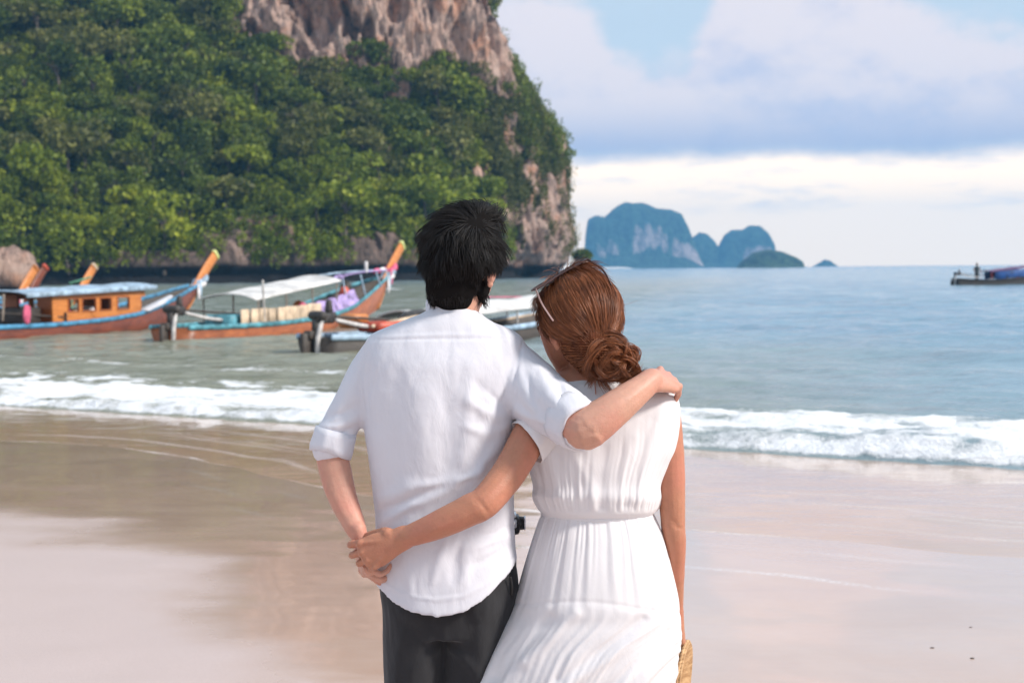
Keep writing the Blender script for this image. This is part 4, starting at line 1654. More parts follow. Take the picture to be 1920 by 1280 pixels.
SKIN_M = skin_material('skin_man', (0.57, 0.31, 0.225), (0.58, 0.26, 0.195))
SKIN_W = skin_material('skin_woman', (0.46, 0.205, 0.125), (0.50, 0.195, 0.13))
SHIRT = cloth_material('shirt_cotton', (0.74, 0.74, 0.80), 0.10)
DRESS = cloth_material('dress_chiffon', (0.86, 0.84, 0.86), 0.18, 1200, 0.0025)
TROUSER = cloth_material('trouser_cloth', (0.026, 0.026, 0.029), 0.0, 1200, 0.005)
HAIR_B = hair_material('black_hair', (0.006, 0.0055, 0.006), (0.020, 0.018, 0.018), 0.5, 0.22)
CAP_B = plain('scalp_black', (0.009, 0.008, 0.008), 0.9, 0.2, 30, 0, 40, 0, 0.05)
CAP_R = plain('scalp_auburn', (0.085, 0.028, 0.014), 0.9, 0.3, 30, 0, 40, 0, 0.08)
HAIR_R = hair_material('auburn_hair', (0.062, 0.020, 0.011), (0.36, 0.125, 0.046), 0.38, 0.35)
BLACKP = plain('black_plastic', (0.015, 0.015, 0.016), 0.4, 0.1)
SILVER = plain('silver_metal', (0.62, 0.62, 0.64), 0.25, 0.1, 20, 0, 40, 0.9)
LENS = plain('brown_lens', (0.09, 0.035, 0.022), 0.08, 0.1)
GOLD = plain('rose_gold_rim', (0.66, 0.44, 0.40), 0.3, 0.1, 20, 0, 40, 0.6)
RIM = plain('dark_rim', (0.06, 0.03, 0.028), 0.3, 0.1)
EYE_W = plain('eye_white', (0.75, 0.72, 0.70), 0.3, 0.05)
STRAW = wood('straw_weave', (0.36, 0.20, 0.09), (0.62, 0.40, 0.21), 0.75, 8)


def hand(mb, wrist, d, s, cam_side, curls, sc=1.0, thumb=(0.55, 0.6, -0.45), lens=(1, 1, 1, 1), fan=0.10):
    """palm, four unequal bent fingers and a thumb; d towards the fingers, s towards the thumb side"""
    d = nrm(d)
    s = nrm(np.asarray(s, float) - d * (np.asarray(s, float) @ d))
    n = np.cross(d, s)
    if n @ np.asarray(cam_side, float) < 0:
        n = -n
    w = np.asarray(wrist, float)
    mb.tube([w - d * .012, w + d * .02 * sc, w + d * .055 * sc, w + d * .088 * sc],
            [(.027 * sc, .020 * sc), (.030 * sc, .019 * sc), (.038 * sc, .0165 * sc), (.039 * sc, .0135 * sc)], 16, 4, s)
    base_len = (.074, .082, .077, .060)
    for i in range(4):
        b = w + d * ((.086, .091, .087, .078)[i]) * sc + s * (.030 - .0203 * i) * sc
        dr = nrm(d + s * fan * (1.5 - i))
        L = base_len[i] * lens[i] * sc
        pts = [b - dr * .02 * sc, b]
        rad = [.0080 * sc, .0088 * sc]
        ang = 0.0
        for k, fr in enumerate((.46, .30, .24)):
            ang += math.radians(curls[i][k])
            v = dr * math.cos(ang) - n * math.sin(ang)
            pts.append(pts[-1] + v * L * fr * .5)
            rad.append((.0084, .0077, .0070)[k] * sc)
            pts.append(pts[-1] + v * L * fr * .5)
            rad.append((.0084, .0074, .0058)[k] * sc)
        if i == 3:
            rad = [r * .88 for r in rad]
        mb.tube(pts, rad, 10, 2)
        mb.ellipsoid(b + n * .005 * sc, d * .011 * sc, s * .0085 * sc, n * .0105 * sc, 10, 7)
        mb.tube([w + d * .03 * sc + s * (.012 - .008 * i) * sc + n * .0135 * sc, w + d * .06 * sc + s * (.022 - .0145 * i) * sc + n * .0125 * sc, b + n * .008 * sc], [.0032 * sc, .0040 * sc, .0050 * sc], 7, 2)
    tb = w + d * .022 * sc + s * .022 * sc
    tv = nrm(d * thumb[0] + s * thumb[1] + n * thumb[2])
    tv2 = nrm(tv + d * .55)
    mb.tube([w + d * .012 * sc, tb, tb + tv * .032 * sc, tb + tv * .032 * sc + tv2 * .028 * sc, tb + tv * .032 * sc + tv2 * .052 * sc],
            [.014 * sc, .0155 * sc, .0125 * sc, .0108 * sc, .0085 * sc], 10, 3)


def head_solids(mb, c, fwd, up, w=.074, sc=1.0, jaw=1.0):
    """skull, jaw, nose, lips, brow and ears about centre c"""
    fwd = nrm(fwd)
    up = nrm(np.asarray(up, float) - fwd * (np.asarray(up, float) @ fwd))
    rt = np.cross(fwd, up)
    mb.ellipsoid(c + up * .025 * sc - fwd * .012 * sc, rt * w * sc, fwd * .094 * sc, up * .090 * sc, 24, 16)
    mb.tube([c + up * .02 * sc + fwd * .05 * sc, c - up * .045 * sc + fwd * .050 * sc, c - up * .088 * sc + fwd * .060 * sc],
            [(w * .86 * sc, .040 * sc), (w * .80 * jaw * sc, .038 * sc), (w * .42 * sc, .024 * sc)], 16, 4, rt)
    mb.tube([c + up * .012 * sc + fwd * .082 * sc, c - up * .014 * sc + fwd * .096 * sc, c - up * .030 * sc + fwd * .102 * sc], [.008 * sc, .010 * sc, .0125 * sc], 10, 3)
    mb.ellipsoid(c - up * .034 * sc + fwd * .092 * sc, rt * .017 * sc, fwd * .010 * sc, up * .008 * sc, 10, 7)
    mb.ellipsoid(c - up * .052 * sc + fwd * .085 * sc, rt * .024 * sc, fwd * .011 * sc, up * .006 * sc, 12, 7)
    mb.ellipsoid(c - up * .061 * sc + fwd * .083 * sc, rt * .020 * sc, fwd * .011 * sc, up * .007 * sc, 12, 7)
    mb.ellipsoid(c + up * .024 * sc + fwd * .074 * sc, rt * .052 * sc, fwd * .014 * sc, up * .009 * sc, 14, 7)
    for sd in (-1, 1):
        e = c + rt * sd * (w + .004) * sc - up * .010 * sc - fwd * .008 * sc
        o = nrm(rt * sd * .75 - fwd * .45)
        a = np.linspace(-2.2, 2.2, 12)
        mb.tube([e + o * .010 * sc + up * (.028 * math.cos(t)) * sc - nrm(np.cross(o, up)) * sd * 0 + fwd * (-.014 * math.cos(t * .5) + .006) * sc + up * .0 for t in a], [.0052 * sc] * 12, 8, 1)
        mb.ellipsoid(e + o * .006 * sc, o * .006 * sc, up * .026 * sc, nrm(np.cross(o, up)) * .015 * sc, 12, 8)
        mb.ellipsoid(e - up * .026 * sc + o * .006 * sc, o * .006 * sc, up * .009 * sc, nrm(np.cross(o, up)) * .008 * sc, 10, 6)
    return rt, fwd, up


def eyes(root, c, rt, fwd, up, sc=1.0):
    for sd in (-1, 1):
        e = c + rt * sd * .031 * sc + up * .004 * sc + fwd * .076 * sc
        mb = MB()
        mb.ellipsoid(e, rt * .013, fwd * .011, up * .0095, 14, 9)
        eo = mb.build('eye', EYE_W, root)
        mb = MB()
        mb.ellipsoid(e + fwd * .0085, rt * .0058, fwd * .004, up * .0058, 12, 7)
        mb.build('iris', HAIR_B, eo)
        mb = MB()
        mb.tube([e + rt * -.018 + up * .021 - fwd * .004, e + up * .026 + fwd * .002, e + rt * .018 + up * .022 - fwd * .004], [.003, .004, .0025], 7, 3)
        mb.build('eyebrow', HAIR_B, root)


def loft(mb, secs, e=2.4, seg=72, k=5, shape=None, hollow=False):
    """stack of superellipse rings; secs rows: py, left px, right px, half depth, depth offset"""
    S = spline(np.asarray(secs, float), k)
    a = np.linspace(0, 2 * np.pi, seg, endpoint=False)
    ca, sa = np.cos(a), np.sin(a)
    ex = np.sign(ca) * np.abs(ca) ** (2 / e)
    ey = np.sign(sa) * np.abs(sa) ** (2 / e)
    rings = []
    for py, xl, xr, b, dy in S:
        l, r = M(xl, py), M(xr, py)
        c = (l + r) / 2
        rings.append(np.stack([c[0] + ex * (r[0] - l[0]) / 2, YP + dy + ey * b, np.full(seg, c[2])], 1))
    V = np.array(rings)
    if shape is not None:
        V = shape(V, S)
    if hollow:          # turn the lower edge inwards and up, so it ends as a cloth edge does
        c = V[-1].mean(0)
        for sc_, lift in ((.985, -.0015), (.93, .004), (.86, .03), (.5, .05)):
            r_ = c + (V[-1] - c) * np.array([sc_, sc_, 1.0])
            if lift > .01:
                r_[:, 2] = np.maximum(V[-1][:, 2] + lift, V[-1][:, 2].max() + lift - .03)
            else:
                r_[:, 2] = V[-1][:, 2] + lift
            V = np.concatenate([V, r_[None]])
    n = len(V)
    V2 = V.reshape(-1, 3)
    f = [q[::-1] for q in grid_faces(seg, n, True).tolist()]
    f.append(list(range(seg)))
    f.append([(n - 1) * seg + i for i in range(seg)][::-1])
    mb.add(V2, f)


def segdist(px, py, pts):
    """distance in px to a polyline and position along it (0..1)"""
    best = np.full(px.shape, 1e9)
    pos = np.zeros(px.shape)
    pts = np.asarray(pts, float)
    L = np.concatenate([[0], np.cumsum(np.linalg.norm(np.diff(pts, axis=0), axis=1))])
    for i in range(len(pts) - 1):
        a, b = pts[i], pts[i + 1]
        d = b - a
        t = np.clip(((px - a[0]) * d[0] + (py - a[1]) * d[1]) / (d @ d), 0, 1)
        r = np.hypot(px - a[0] - t * d[0], py - a[1] - t * d[1])
        m = r < best
        best = np.where(m, r, best)
        pos = np.where(m, (L[i] + t * (L[i + 1] - L[i])) / L[-1], pos)
    return best, pos


def creases(me, folds, general=0.0, gscale=(9, 9, 4), seed=0.0, extra=None):
    co, no = get_co(me), get_no(me)
    px, py = project(co)
    back = sstep(-no[:, 1], -0.25, 0.25)
    d = np.zeros(len(co))
    for pts, w, amp in folds:
        r, pos = segdist(px, py, pts)
        tp = np.sin(np.pi * np.clip(pos * .9 + .05, 0, 1)) ** .5
        wn = w * (1 + 0.3 * np.sin(pos * 7 + w))
        d += amp * tp * np.exp(-(r / wn) ** 2) * back
    if general:
        d += general * fbm(co * np.array(gscale) + seed, 4)
    if extra is not None:
        d += extra(co, no, px, py, back)
    set_co(me, co + no * d[:, None])


def hair_curves(name, strands, radius, mt, parent):
    """strands: array (n, k, 3)"""
    n, k, _ = strands.shape
    cu = bpy.data.hair_curves.new(name)
    cu.add_curves([k] * n)
    cu.attributes['position'].data.foreach_set('vector', strands.astype(np.float32).ravel())
    ra = cu.attributes.get('radius') or cu.attributes.new('radius', 'FLOAT', 'POINT')
    prof = radius * np.interp(np.linspace(0, 1, k), [0, .7, 1], [1, .9, .25])
    ra.data.foreach_set('value', np.tile(prof, n).astype(np.float32))
    cu.materials.append(mt)
    o = bpy.data.objects.new(name, cu)
    COL.objects.link(o)
    o.parent = parent
    return o


# ---------------- the man
def build_man():
    root = empty('person', (M(835, 640)[0], YP, 0.14))
    tag(root, 'black haired man in a white shirt and dark trousers, back turned, arm around the woman', 'person')
    inv = np.array(root.location)

    def put(name, me, m_=None):
        if m_ is not None:
            me.materials.clear()
            me.materials.append(m_)
        co = get_co(me)
        set_co(me, co - inv)
        return link(name, me, root)

    hc = M(866, 502, 0.0)
    hf, hu = (.34, .92, -.12), (0.06, 0, 1)
    # body: one continuous surface
    mb = MB()
    rt, fw, up = head_solids(mb, hc, hf, hu, .070, .96)
    mb.tube([M(846, 660, 0.0), M(850, 600, 0.0), M(860, 540, .01)], [.060, .054, .056], 16, 4)
    mb.tube([M(838, 655), M(835, 760), M(832, 880), M(832, 1000), M(838, 1100)], [(.12, .06), (.12, .075), (.11, .075), (.105, .07), (.115, .08)], 20, 4, (1, 0, 0))
    mb.tube([M(722, 682), M(830, 665), M(945, 680)], [.036, .048, .036], 14, 4)
    # left arm hangs, hand drawn behind the hip
    mb.tube([M(714, 690, 0), M(664, 755, -.01), M(622, 825, -.02), M(624, 860, -.025), M(640, 925, -.05), M(668, 992, -.085)],
            [.030, .030, .033, .0365, .033, .0235], 16, 5)
    hand(mb, M(672, 1000, -.088), (.22, -.05, -.95), (-.35, .9, .1), (-.9, -.3, 0), [(35, 50, 35), (40, 55, 35), (42, 55, 35), (45, 55, 35)], .98, (.75, .25, -.5))
    # right arm across the woman's shoulders
    mb.tube([M(950, 680, 0), M(1015, 745, -.08), M(1088, 800, -.185), M(1112, 795, -.195), M(1165, 757, -.18), M(1222, 712, -.13)],
            [.034, .036, .045, .045, .0365, .0262], 16, 5)
    hand(mb, M(1226, 716, -.122), (.46, .86, -.02), (-.80, .15, .58), (.4, -.3, .9), [(26, 34, 22), (28, 36, 22), (30, 38, 24), (32, 38, 26)], 1.0, (.7, .35, -.45), fan=.05)
    # legs and feet
    for (hx, kx, ax) in ((782, 786, 792), (898, 896, 892)):
        mb.tube([M(hx, 1090), M(hx, 1260), M(kx, 1480, .02), M(kx, 1560, .01), M(ax, 1775, -.01)], [.055, .050, .045, .044, .032], 14, 4)
        mb.tube([M(ax, 1780, -.03), M(ax, 1796, .06), M(ax, 1806, .16)], [(.036, .034), (.040, .026), (.036, .012)], 12, 4, (1, 0, 0))
    me = fuse(mb, 0.0028, 4, .5)
    creases(me, [([(1098, 800), (1112, 812), (1128, 812)], 7, -.002), ([(612, 905), (640, 960), (662, 1000)], 8, .0015), ([(1150, 762), (1190, 738), (1225, 712)], 8, .0015)], .0011, (24, 24, 24), 3.0)
    put('body', me, SKIN_M)
    eyes(root, hc - inv, rt, fw, up)

    # shirt
    back_hem = [(690, 1088), (712, 1094), (735, 1110), (770, 1124), (820, 1131), (870, 1124), (910, 1103), (940, 1078), (975, 1045)]
    hx_, hy_ = zip(*back_hem)

    def hem(V, S):
        z0, z1 = M(800, 1000)[2], M(800, 1060)[2]
        px, py = project(V)
        tgt = np.interp(px, hx_, hy_)
        tgt = np.where(V[..., 1] > YP, 1072, tgt)
        zt = CAM_Z - (tgt - 503.5) * PX + (px - 960) * 0.0083 * PX
        u = np.clip((z0 - V[..., 2]) / (z0 - z1), 0, 1)
        V = V.copy()
        V[..., 2] = np.where(V[..., 2] < z0, z0 + (zt - z0) * u, V[..., 2])
        return V

    torso = [(574, 806, 888, .056, .005), (585, 792, 898, .064, .004), (602, 752, 922, .076, 0), (620, 708, 962, .086, 0), (640, 686, 984, .098, 0), (680, 676, 990, .116, 0),
             (740, 674, 978, .124, 0), (800, 682, 966, .126, 0), (870, 692, 962, .122, 0), (950, 702, 963, .117, 0), (1010, 706, 965, .130, -.004), (1060, 707, 969, .140, -.008)]
    mb = MB()
    loft(mb, torso, 2.35, 80, 5, hem, True)
    mb.tube([M(715, 672, 0), M(690, 705, 0), M(664, 752, -.01), M(636, 802, -.02), M(621, 838, -.022)], [.050, .046, .044, .043, .045], 24, 5)
    mb.tube([M(945, 690, 0), M(985, 722, -.03), M(1025, 757, -.09), M(1060, 780, -.14), M(1084, 797, -.17)], [.074, .072, .068, .060, .054], 24, 5)
    me = fuse(mb, 0.0042, 7, .5)
    folds = [
        ([(948, 792), (905, 770), (868, 742)], 13, .0065), ([(952, 800), (910, 812), (872, 800)], 11, .005), ([(950, 815), (905, 868), (880, 925)], 13, .0065),
        ([(945, 760), (915, 735), (890, 715)], 9, -.004), ([(955, 830), (930, 890), (915, 930)], 10, -.006),
        ([(884, 690), (878, 780), (876, 880), (858, 915)], 16, .0045), ([(800, 700), (790, 800), (795, 900)], 26, .004), ([(742, 690), (735, 790), (745, 900)], 18, -.0035), ([(835, 740), (840, 840), (830, 905)], 16, -.0035),
        ([(716, 982), (770, 948), (850, 915)], 9, .006), ([(712, 958), (760, 938), (820, 915)], 9, -.005), ([(715, 935), (770, 915), (850, 900)], 12, .005), ([(850, 905), (885, 890), (905, 880)], 8, .006),
        ([(838, 1005), (826, 1040), (812, 1090)], 10, .006), ([(870, 1000), (852, 1050), (850, 1090)], 9, -.0045), ([(905, 1000), (880, 1045), (865, 1100)], 12, .0045),
        ([(955, 1000), (900, 1025), (870, 1028)], 8, .004), ([(958, 1022), (910, 1050), (880, 1060)], 8, -.004), ([(960, 985), (925, 1000), (890, 1005)], 7, -.0035), ([(760, 1040), (765, 1080), (770, 1120)], 12, .0035),
        ([(592, 802), (630, 800), (680, 782)], 8, .005), ([(606, 822), (640, 812), (672, 800)], 7, -.005), ([(600, 782), (640, 775), (676, 755)], 8, -.004), ([(660, 680), (650, 740), (625, 790)], 10, .003),
        ([(690, 690), (688, 740), (690, 800)], 7, -.004),
        ([(1010, 690), (1030, 740), (1065, 790)], 11, .006), ([(985, 690), (1000, 750), (1035, 800)], 9, -.005), ([(970, 770), (1010, 790), (1060, 805)], 9, .006), ([(1040, 700), (1058, 745), (1075, 775)], 8, -.005), ([(960, 740), (990, 775), (1030, 815)], 8, -.005),
        ([(1075, 740), (1066, 775), (1052, 820)], 6, -.005),
        ([(700, 637), (830, 634), (958, 635)], 3.2, -.0022), ([(700, 631), (830, 628), (958, 629)], 3.6, .0014),
        ([(984, 628), (966, 700), (958, 785)], 3.4, -.0035), ([(686, 642), (674, 720), (684, 790)], 3.4, -.003),
        ([(708, 1086), (740, 1106), (780, 1119), (820, 1124), (870, 1117), (910, 1096), (940, 1071), (966, 1046)], 3.5, .002)]
    creases(me, folds, .0045, (7, 7, 3.2), 4.0)
    creases(me, [], .0016, (26, 26, 14), 9.0)
    shirt = put('shirt', me, SHIRT)
    # band collar
    mb = MB()
    a = np.linspace(0, 2 * np.pi, 61)
    cc = (M(845, 576, .008))
    ring = [cc + np.array([.053 * math.cos(t), .056 * math.sin(t), .006 * math.sin(t) - .004 * math.cos(t)]) for t in a]
    mb.tube(ring, [(.0165, .0035)] * 61, 10, 1, (0, 0, 1), cap=False)
    me = mb.mesh('collar', SHIRT)
    set_co(me, get_co(me) - inv)
    link('collar', me, shirt)

    def cuff(c0, c1, r0, r1, nm='cuff'):
        """turned-up sleeve end: a thick open band with its fold"""
        ax = nrm(c1 - c0)
        e1 = nrm(np.cross(ax, [0, 1, .2]))
        e2 = np.cross(ax, e1)
        seg = 48
        ang = np.linspace(0, 2 * np.pi, seg, endpoint=False)
        prof = [(0.0, r0 - .012), (-.004, r0 - .002), (.004, r0 + .003), (.3, r0 + .004), (.75, r1 + .004), (1.0, r1 + .002), (1.02, r1 - .003), (0.95, r1 - .007), (.3, r0 - .010)]
        L = np.linalg.norm(c1 - c0)
        V = []
        for (t, r) in prof:
            w = r + .0022 * perlin(np.stack([np.cos(ang) * 2.2, np.sin(ang) * 2.2, np.full(seg, t * 2.5)], -1)) * 2
            sl = .004 * np.sin(ang * 2 + 1)
            V.append(c0 + ax * L * t + ax * sl[:, None] * t + np.outer(np.cos(ang) * w, e1) + np.outer(np.sin(ang) * w, e2))
        me = make_mesh(nm, np.concatenate(V) - inv, grid_faces(seg, len(prof), True), SHIRT)
        link(nm, me, shirt)
    cuff(M(630, 806, -.02), M(619, 849, -.024), .044, .0455)
    cuff(M(1060, 781, -.14), M(1092, 801, -.185), .056, .0535)

    # trousers
    mb = MB()
    loft(mb, [(1030, 716, 958, .100, 0), (1060, 712, 968, .108, 0), (1100, 713, 972, .114, 0), (1140, 717, 968, .114, 0), (1180, 720, 962, .108, 0)], 2.3, 60, 5)
    for (xs, sgn) in (((781, 779, 780, 786, 790), -1), ((898, 886, 884, 888, 890), 1)):
        mb.tube([M(xs[0], 1130), M(xs[1], 1280, 0), M(xs[2], 1480, .015), M(xs[3], 1640, 0), M(xs[4], 1782, -.01)],
                [(.078, .110), (.0715, .092), (.062, .074), (.057, .066), (.058, .066)], 24, 5, (1, 0, 0))
    mb.tube([M(829, 1120, .01), M(829, 1180, .01), M(828, 1225, .012)], [(.05, .085), (.040, .07), (.022, .045)], 18, 4, (1, 0, 0))
    for cx, cy in ((785, 1120), (896, 1112)):
        mb.ellipsoid(M(cx, cy + 8, -.032), (.066, 0, 0), (0, .088, 0), (0, 0, .08), 20, 14)
    me = fuse(mb, 0.0055, 5, .5)
    creases(me, [([(800, 1140), (812, 1185), (826, 1212)], 8, -.004), ([(826, 1212), (800, 1235), (770, 1262)], 9, .004), ([(830, 1205), (870, 1235), (910, 1280)], 9, .005),
                 ([(760, 1180), (745, 1230), (740, 1290)], 10, .004), ([(900, 1170), (905, 1220), (890, 1290)], 12, .005), ([(955, 1062), (960, 1090), (958, 1120)], 4, -.005), ([(826, 1130), (820, 1170), (826, 1210)], 4, -.003)], .006, (8, 8, 4), 2.0)
    tr = put('trousers', me, TROUSER)
    mb = MB()
    mb.tube([M(957, 1082, -.075) - inv, M(960, 1096, -.072) - inv, M(960, 1114, -.070) - inv], [(.003, .002)] * 3, 6, 3)
    mb.build('pocket_edge', BLACKP, tr)

    # hair: dense cap and loose strands on it
    mb = MB()
    mb.ellipsoid(M(868, 474, -.002), (.090, 0, 0), (0, .108, 0), (0, 0, .097), 36, 24)
    mb.tube([M(850, 490, -.045), M(846, 540, -.042), M(845, 566, -.036)], [(.067, .05), (.056, .038), (.047, .026)], 20, 4, (1, 0, 0))
    mb.tube([M(908, 490, -.02), M(908, 530, -.02), M(902, 556, -.015)], [.040, .028, .010], 12, 4)
    mb.ellipsoid(M(888, 412, .02), (.06, 0, 0), (0, .075, 0), (0, 0, .032), 20, 12)
    me = fuse(mb, 0.006, 6, .5)
    co, no = get_co(me), get_no(me)
    w = M(888, 428, -.06)
    rad = np.linalg.norm((co - w) * np.array([1, .6, 1]), axis=1)
    ang = np.arctan2(co[:, 2] - w[2], co[:, 0] - w[0])
    d = .005 * perlin(np.stack([ang * 3.2, rad * 14, co[:, 1] * 10], -1)) + .0035 * perlin(np.stack([ang * 8, rad * 22, co[:, 1] * 16], -1))
    d = d * sstep(rad, .005, .05)
    ear = hc + rt * .070 - up * .020 - fw * .004
    d = d - .03 * sstep(np.linalg.norm((co - ear) * np.array([1, 1, .8]), axis=1), .034, .018)
    facecut = ((co - hc) @ fw)
    set_co(me, co + no * (d - .02 * sstep(facecut, .035, .075))[:, None])
    src, nrmv = get_co(me), get_no(me)
    ho = put('hair', me, CAP_B)
    rng = np.random.default_rng(31)
    ok = np.nonzero(((src - hc) @ fw < .055) & (src[:, 2] > M(0, 572)[2]) & (np.linalg.norm(src - ear, axis=1) > .034))[0]
    N = 11000
    ii = rng.choice(ok, N)
    p0, n0 = src[ii], nrmv[ii]
    q = p0 - w
    flow = q - n0 * np.sum(q * n0, 1)[:, None]
    flow /= np.linalg.norm(flow, axis=1)[:, None] + 1e-6
    flow[:, 2] -= .55
    swirl = np.cross(n0, flow) * .35
    clump = np.stack([fbm(p0 * 26 + s_, 2) for s_ in (0, 40, 80)], -1) * (1.2 + 1.6 * sstep(p0[:, 2], M(0, 480)[2], M(0, 410)[2]))[:, None]
    top = sstep(p0[:, 2], M(0, 455)[2], M(0, 400)[2])
    low_ = sstep(p0[:, 2], M(0, 450)[2], M(0, 530)[2])
    dr = flow + swirl + clump + rng.normal(size=(N, 3)) * .16 + top[:, None] * np.array([-.9, .5, .5]) * (1 + .8 * perlin(p0 * 22))[:, None]
    lift = .05 + .45 * top + .16 * rng.random(N) * (1 - .7 * low_)
    dr = dr - n0 * np.sum(dr * n0, 1)[:, None]
    dr /= np.linalg.norm(dr, axis=1)[:, None] + 1e-6
    L = (.032 + .030 * rng.random(N)) * (1 - .50 * low_)
    K = 7
    st = np.zeros((N, K, 3))
    for k in range(K):
        t = k / (K - 1)
        st[:, k] = p0 - n0 * .004 + dr * (L * t)[:, None] + n0 * (lift * L * (t - .75 * t * t))[:, None] + np.array([0, 0, -1]) * (L * .12 * t * t)[:, None]
    hair_curves('hair_strands', st - inv, .00055, HAIR_B, ho)['kind'] = 'stuff'


build_man()


# ---------------- the woman
def build_woman():
    root = empty('person', (M(1120, 760)[0], YP, 0.14))
    tag(root, 'auburn haired woman in a long white sleeveless dress, back turned, leaning on the man', 'person')
    inv = np.array(root.location)

    def put(name, me, m_=None):
        if m_ is not None:
            me.materials.clear()
            me.materials.append(m_)
        set_co(me, get_co(me) - inv)
        return link(name, me, root)

    hc = M(1078, 618, .012)
    hf, hu = (-.62, .74, -.26), (-.16, .05, 1)
    mb = MB()
    rt, fw, up = head_solids(mb, hc, hf, hu, .070, .94, .95)
    mb.tube([M(1118, 760, 0), M(1112, 710, 0), M(1096, 650, .01)], [.056, .046, .047], 16, 4)
    mb.tube([M(1045, 748, 0), M(1085, 722, 0), M(1118, 716, 0), M(1160, 722, 0), M(1238, 752, 0)], [.036, .042, .046, .044, .038], 14, 4)
    mb.tube([M(1120, 730), M(1125, 830), M(1118, 960), M(1120, 1060), M(1118, 1130)], [(.12, .065), (.115, .08), (.088, .07), (.125, .095), (.13, .1)], 18, 4, (1, 0, 0))
    # left arm round the man's back
    mb.tube([M(1032, 760, -.01), M(1000, 805, -.06), M(958, 880, -.135), M(912, 938, -.185), M(880, 956, -.188), M(820, 984, -.182), M(752, 1010, -.162)],
            [.043, .041, .0375, .0350, .0345, .0305, .0215], 16, 5)
    hand(mb, M(752, 1010, -.162), (-.84, .12, -.40), (-.40, .05, .9), (0, -1, .15), [(28, 72, 46), (30, 74, 46), (32, 74, 46), (36, 74, 46)], .98, (.7, .2, -.75), fan=.09)
    # right arm hangs, forearm turning forward
    mb.tube([M(1240, 760, 0), M(1254, 840, -.005), M(1258, 900, -.01), M(1262, 985, -.012), M(1264, 1020, 0), M(1264, 1085, .05), M(1266, 1140, .095)],
            [.042, .0345, .0325, .0275, .0275, .0235, .019], 16, 5)
    hand(mb, M(1267, 1148, .10), (.05, .25, -.95), (-.3, .9, .2), (.9, -.3, 0), [(45, 60, 40), (48, 62, 40), (50, 64, 40), (55, 64, 40)], .90, (.7, .3, -.55))
    for (hx, kx, ax) in ((1065, 1072, 1080), (1170, 1166, 1160)):
        mb.tube([M(hx, 1100), M(hx, 1280), M(kx, 1500, .02), M(kx, 1580, .0), M(ax, 1780, -.01)], [.085, .072, .046, .046, .028], 14, 4)
        mb.tube([M(ax, 1786, -.03), M(ax, 1800, .05), M(ax, 1808, .14)], [(.030, .030), (.034, .022), (.032, .011)], 12, 4, (1, 0, 0))
    me = fuse(mb, 0.0028, 4, .5)
    creases(me, [([(890, 930), (905, 948), (915, 962)], 6, -.0022), ([(1262, 975), (1270, 988), (1278, 990)], 5, -.0025), ([(880, 965), (820, 990), (750, 1020)], 8, .0014)], .0010, (24, 24, 24), 6.0)
    put('body', me, SKIN_W)
    eyes(root, hc - inv, rt, fw, up, .94)

    # dress: gathered bodice with fluttering cap sleeves, elastic waist, tiered skirt blown to the left
    SEG = 420
    secs_b = [(704, 1058, 1180, .052, .0), (709, 1048, 1190, .058, .0), (718, 1030, 1216, .068, 0), (733, 1004, 1254, .078, 0), (750, 992, 1271, .088, 0), (790, 984, 1275, .100, 0),
              (835, 984, 1270, .106, 0), (870, 990, 1254, .110, 0), (905, 1000, 1240, .111, 0), (930, 1004, 1236, .110, 0), (948, 1008, 1234, .106, 0), (958, 1014, 1228, .096, 0), (962, 1018, 1222, .090, 0)]
    secs_s = [(960, 1018, 1222, .092, 0), (968, 1014, 1228, .097, 0), (1000, 1002, 1241, .114, -.004), (1050, 986, 1254, .132, -.008), (1110, 968, 1268, .146, -.012), (1138, 956, 1272, .150, -.012),
              (1165, 937, 1274, .158, -.012), (1220, 905, 1272, .172, -.01), (1290, 868, 1262, .19, 0), (1450, 800, 1252, .225, 0), (1600, 785, 1246, .25, 0), (1690, 765, 1244, .26, 0)]

    def sheet(secs, k, disp, name, m_, thick=.0016):
        S = spline(np.asarray(secs, float), k)
        a = np.linspace(0, 2 * np.pi, SEG, endpoint=False)
        e = 2.25
        ex = np.sign(np.cos(a)) * np.abs(np.cos(a)) ** (2 / e)
        ey = np.sign(np.sin(a)) * np.abs(np.sin(a)) ** (2 / e)
        V = []
        for py, xl, xr, b, dy in S:
            l, r = M(xl, py), M(xr, py)
            c = (l + r) / 2
            V.append(np.stack([c[0] + ex * (r[0] - l[0]) / 2, YP + dy + ey * b, np.full(SEG, c[2])], 1))
        V = np.array(V)
        du = np.roll(V, -1, 1) - np.roll(V, 1, 1)
        dv = np.gradient(V, axis=0)
        N = np.cross(du, -dv)
        N /= np.linalg.norm(N, axis=-1)[..., None] + 1e-9
        if np.sum(N[len(V) // 2, :, 1] * (V[len(V) // 2, :, 1] - YP)) < 0:
            N = -N
        px, py = project(V)
        V = V + N * disp(V, px, py, a[None, :] + 0 * px)[..., None]
        nn = len(V)
        inner = V - N * thick
        P_ = np.vstack([V.reshape(-1, 3), inner.reshape(-1, 3)]) - inv
        f = grid_faces(SEG, nn, True)
        off = nn * SEG
        rim = []
        for r_, flip in ((0, 0), (nn - 1, 1)):
            i = np.arange(SEG)
            j = (i + 1) % SEG
            q = np.stack([r_ * SEG + i, r_ * SEG + j, off + r_ * SEG + j, off + r_ * SEG + i], 1)
            rim.append(q if flip else q[:, ::-1])
        F_ = np.vstack([f[:, ::-1], f + off] + rim)
        return link(name, make_mesh(name, P_, F_, m_), root)

    def polar(V, x0=1120):
        c = M(x0, 960)
        return np.arctan2(V[..., 1] - YP, V[..., 0] - c[0])

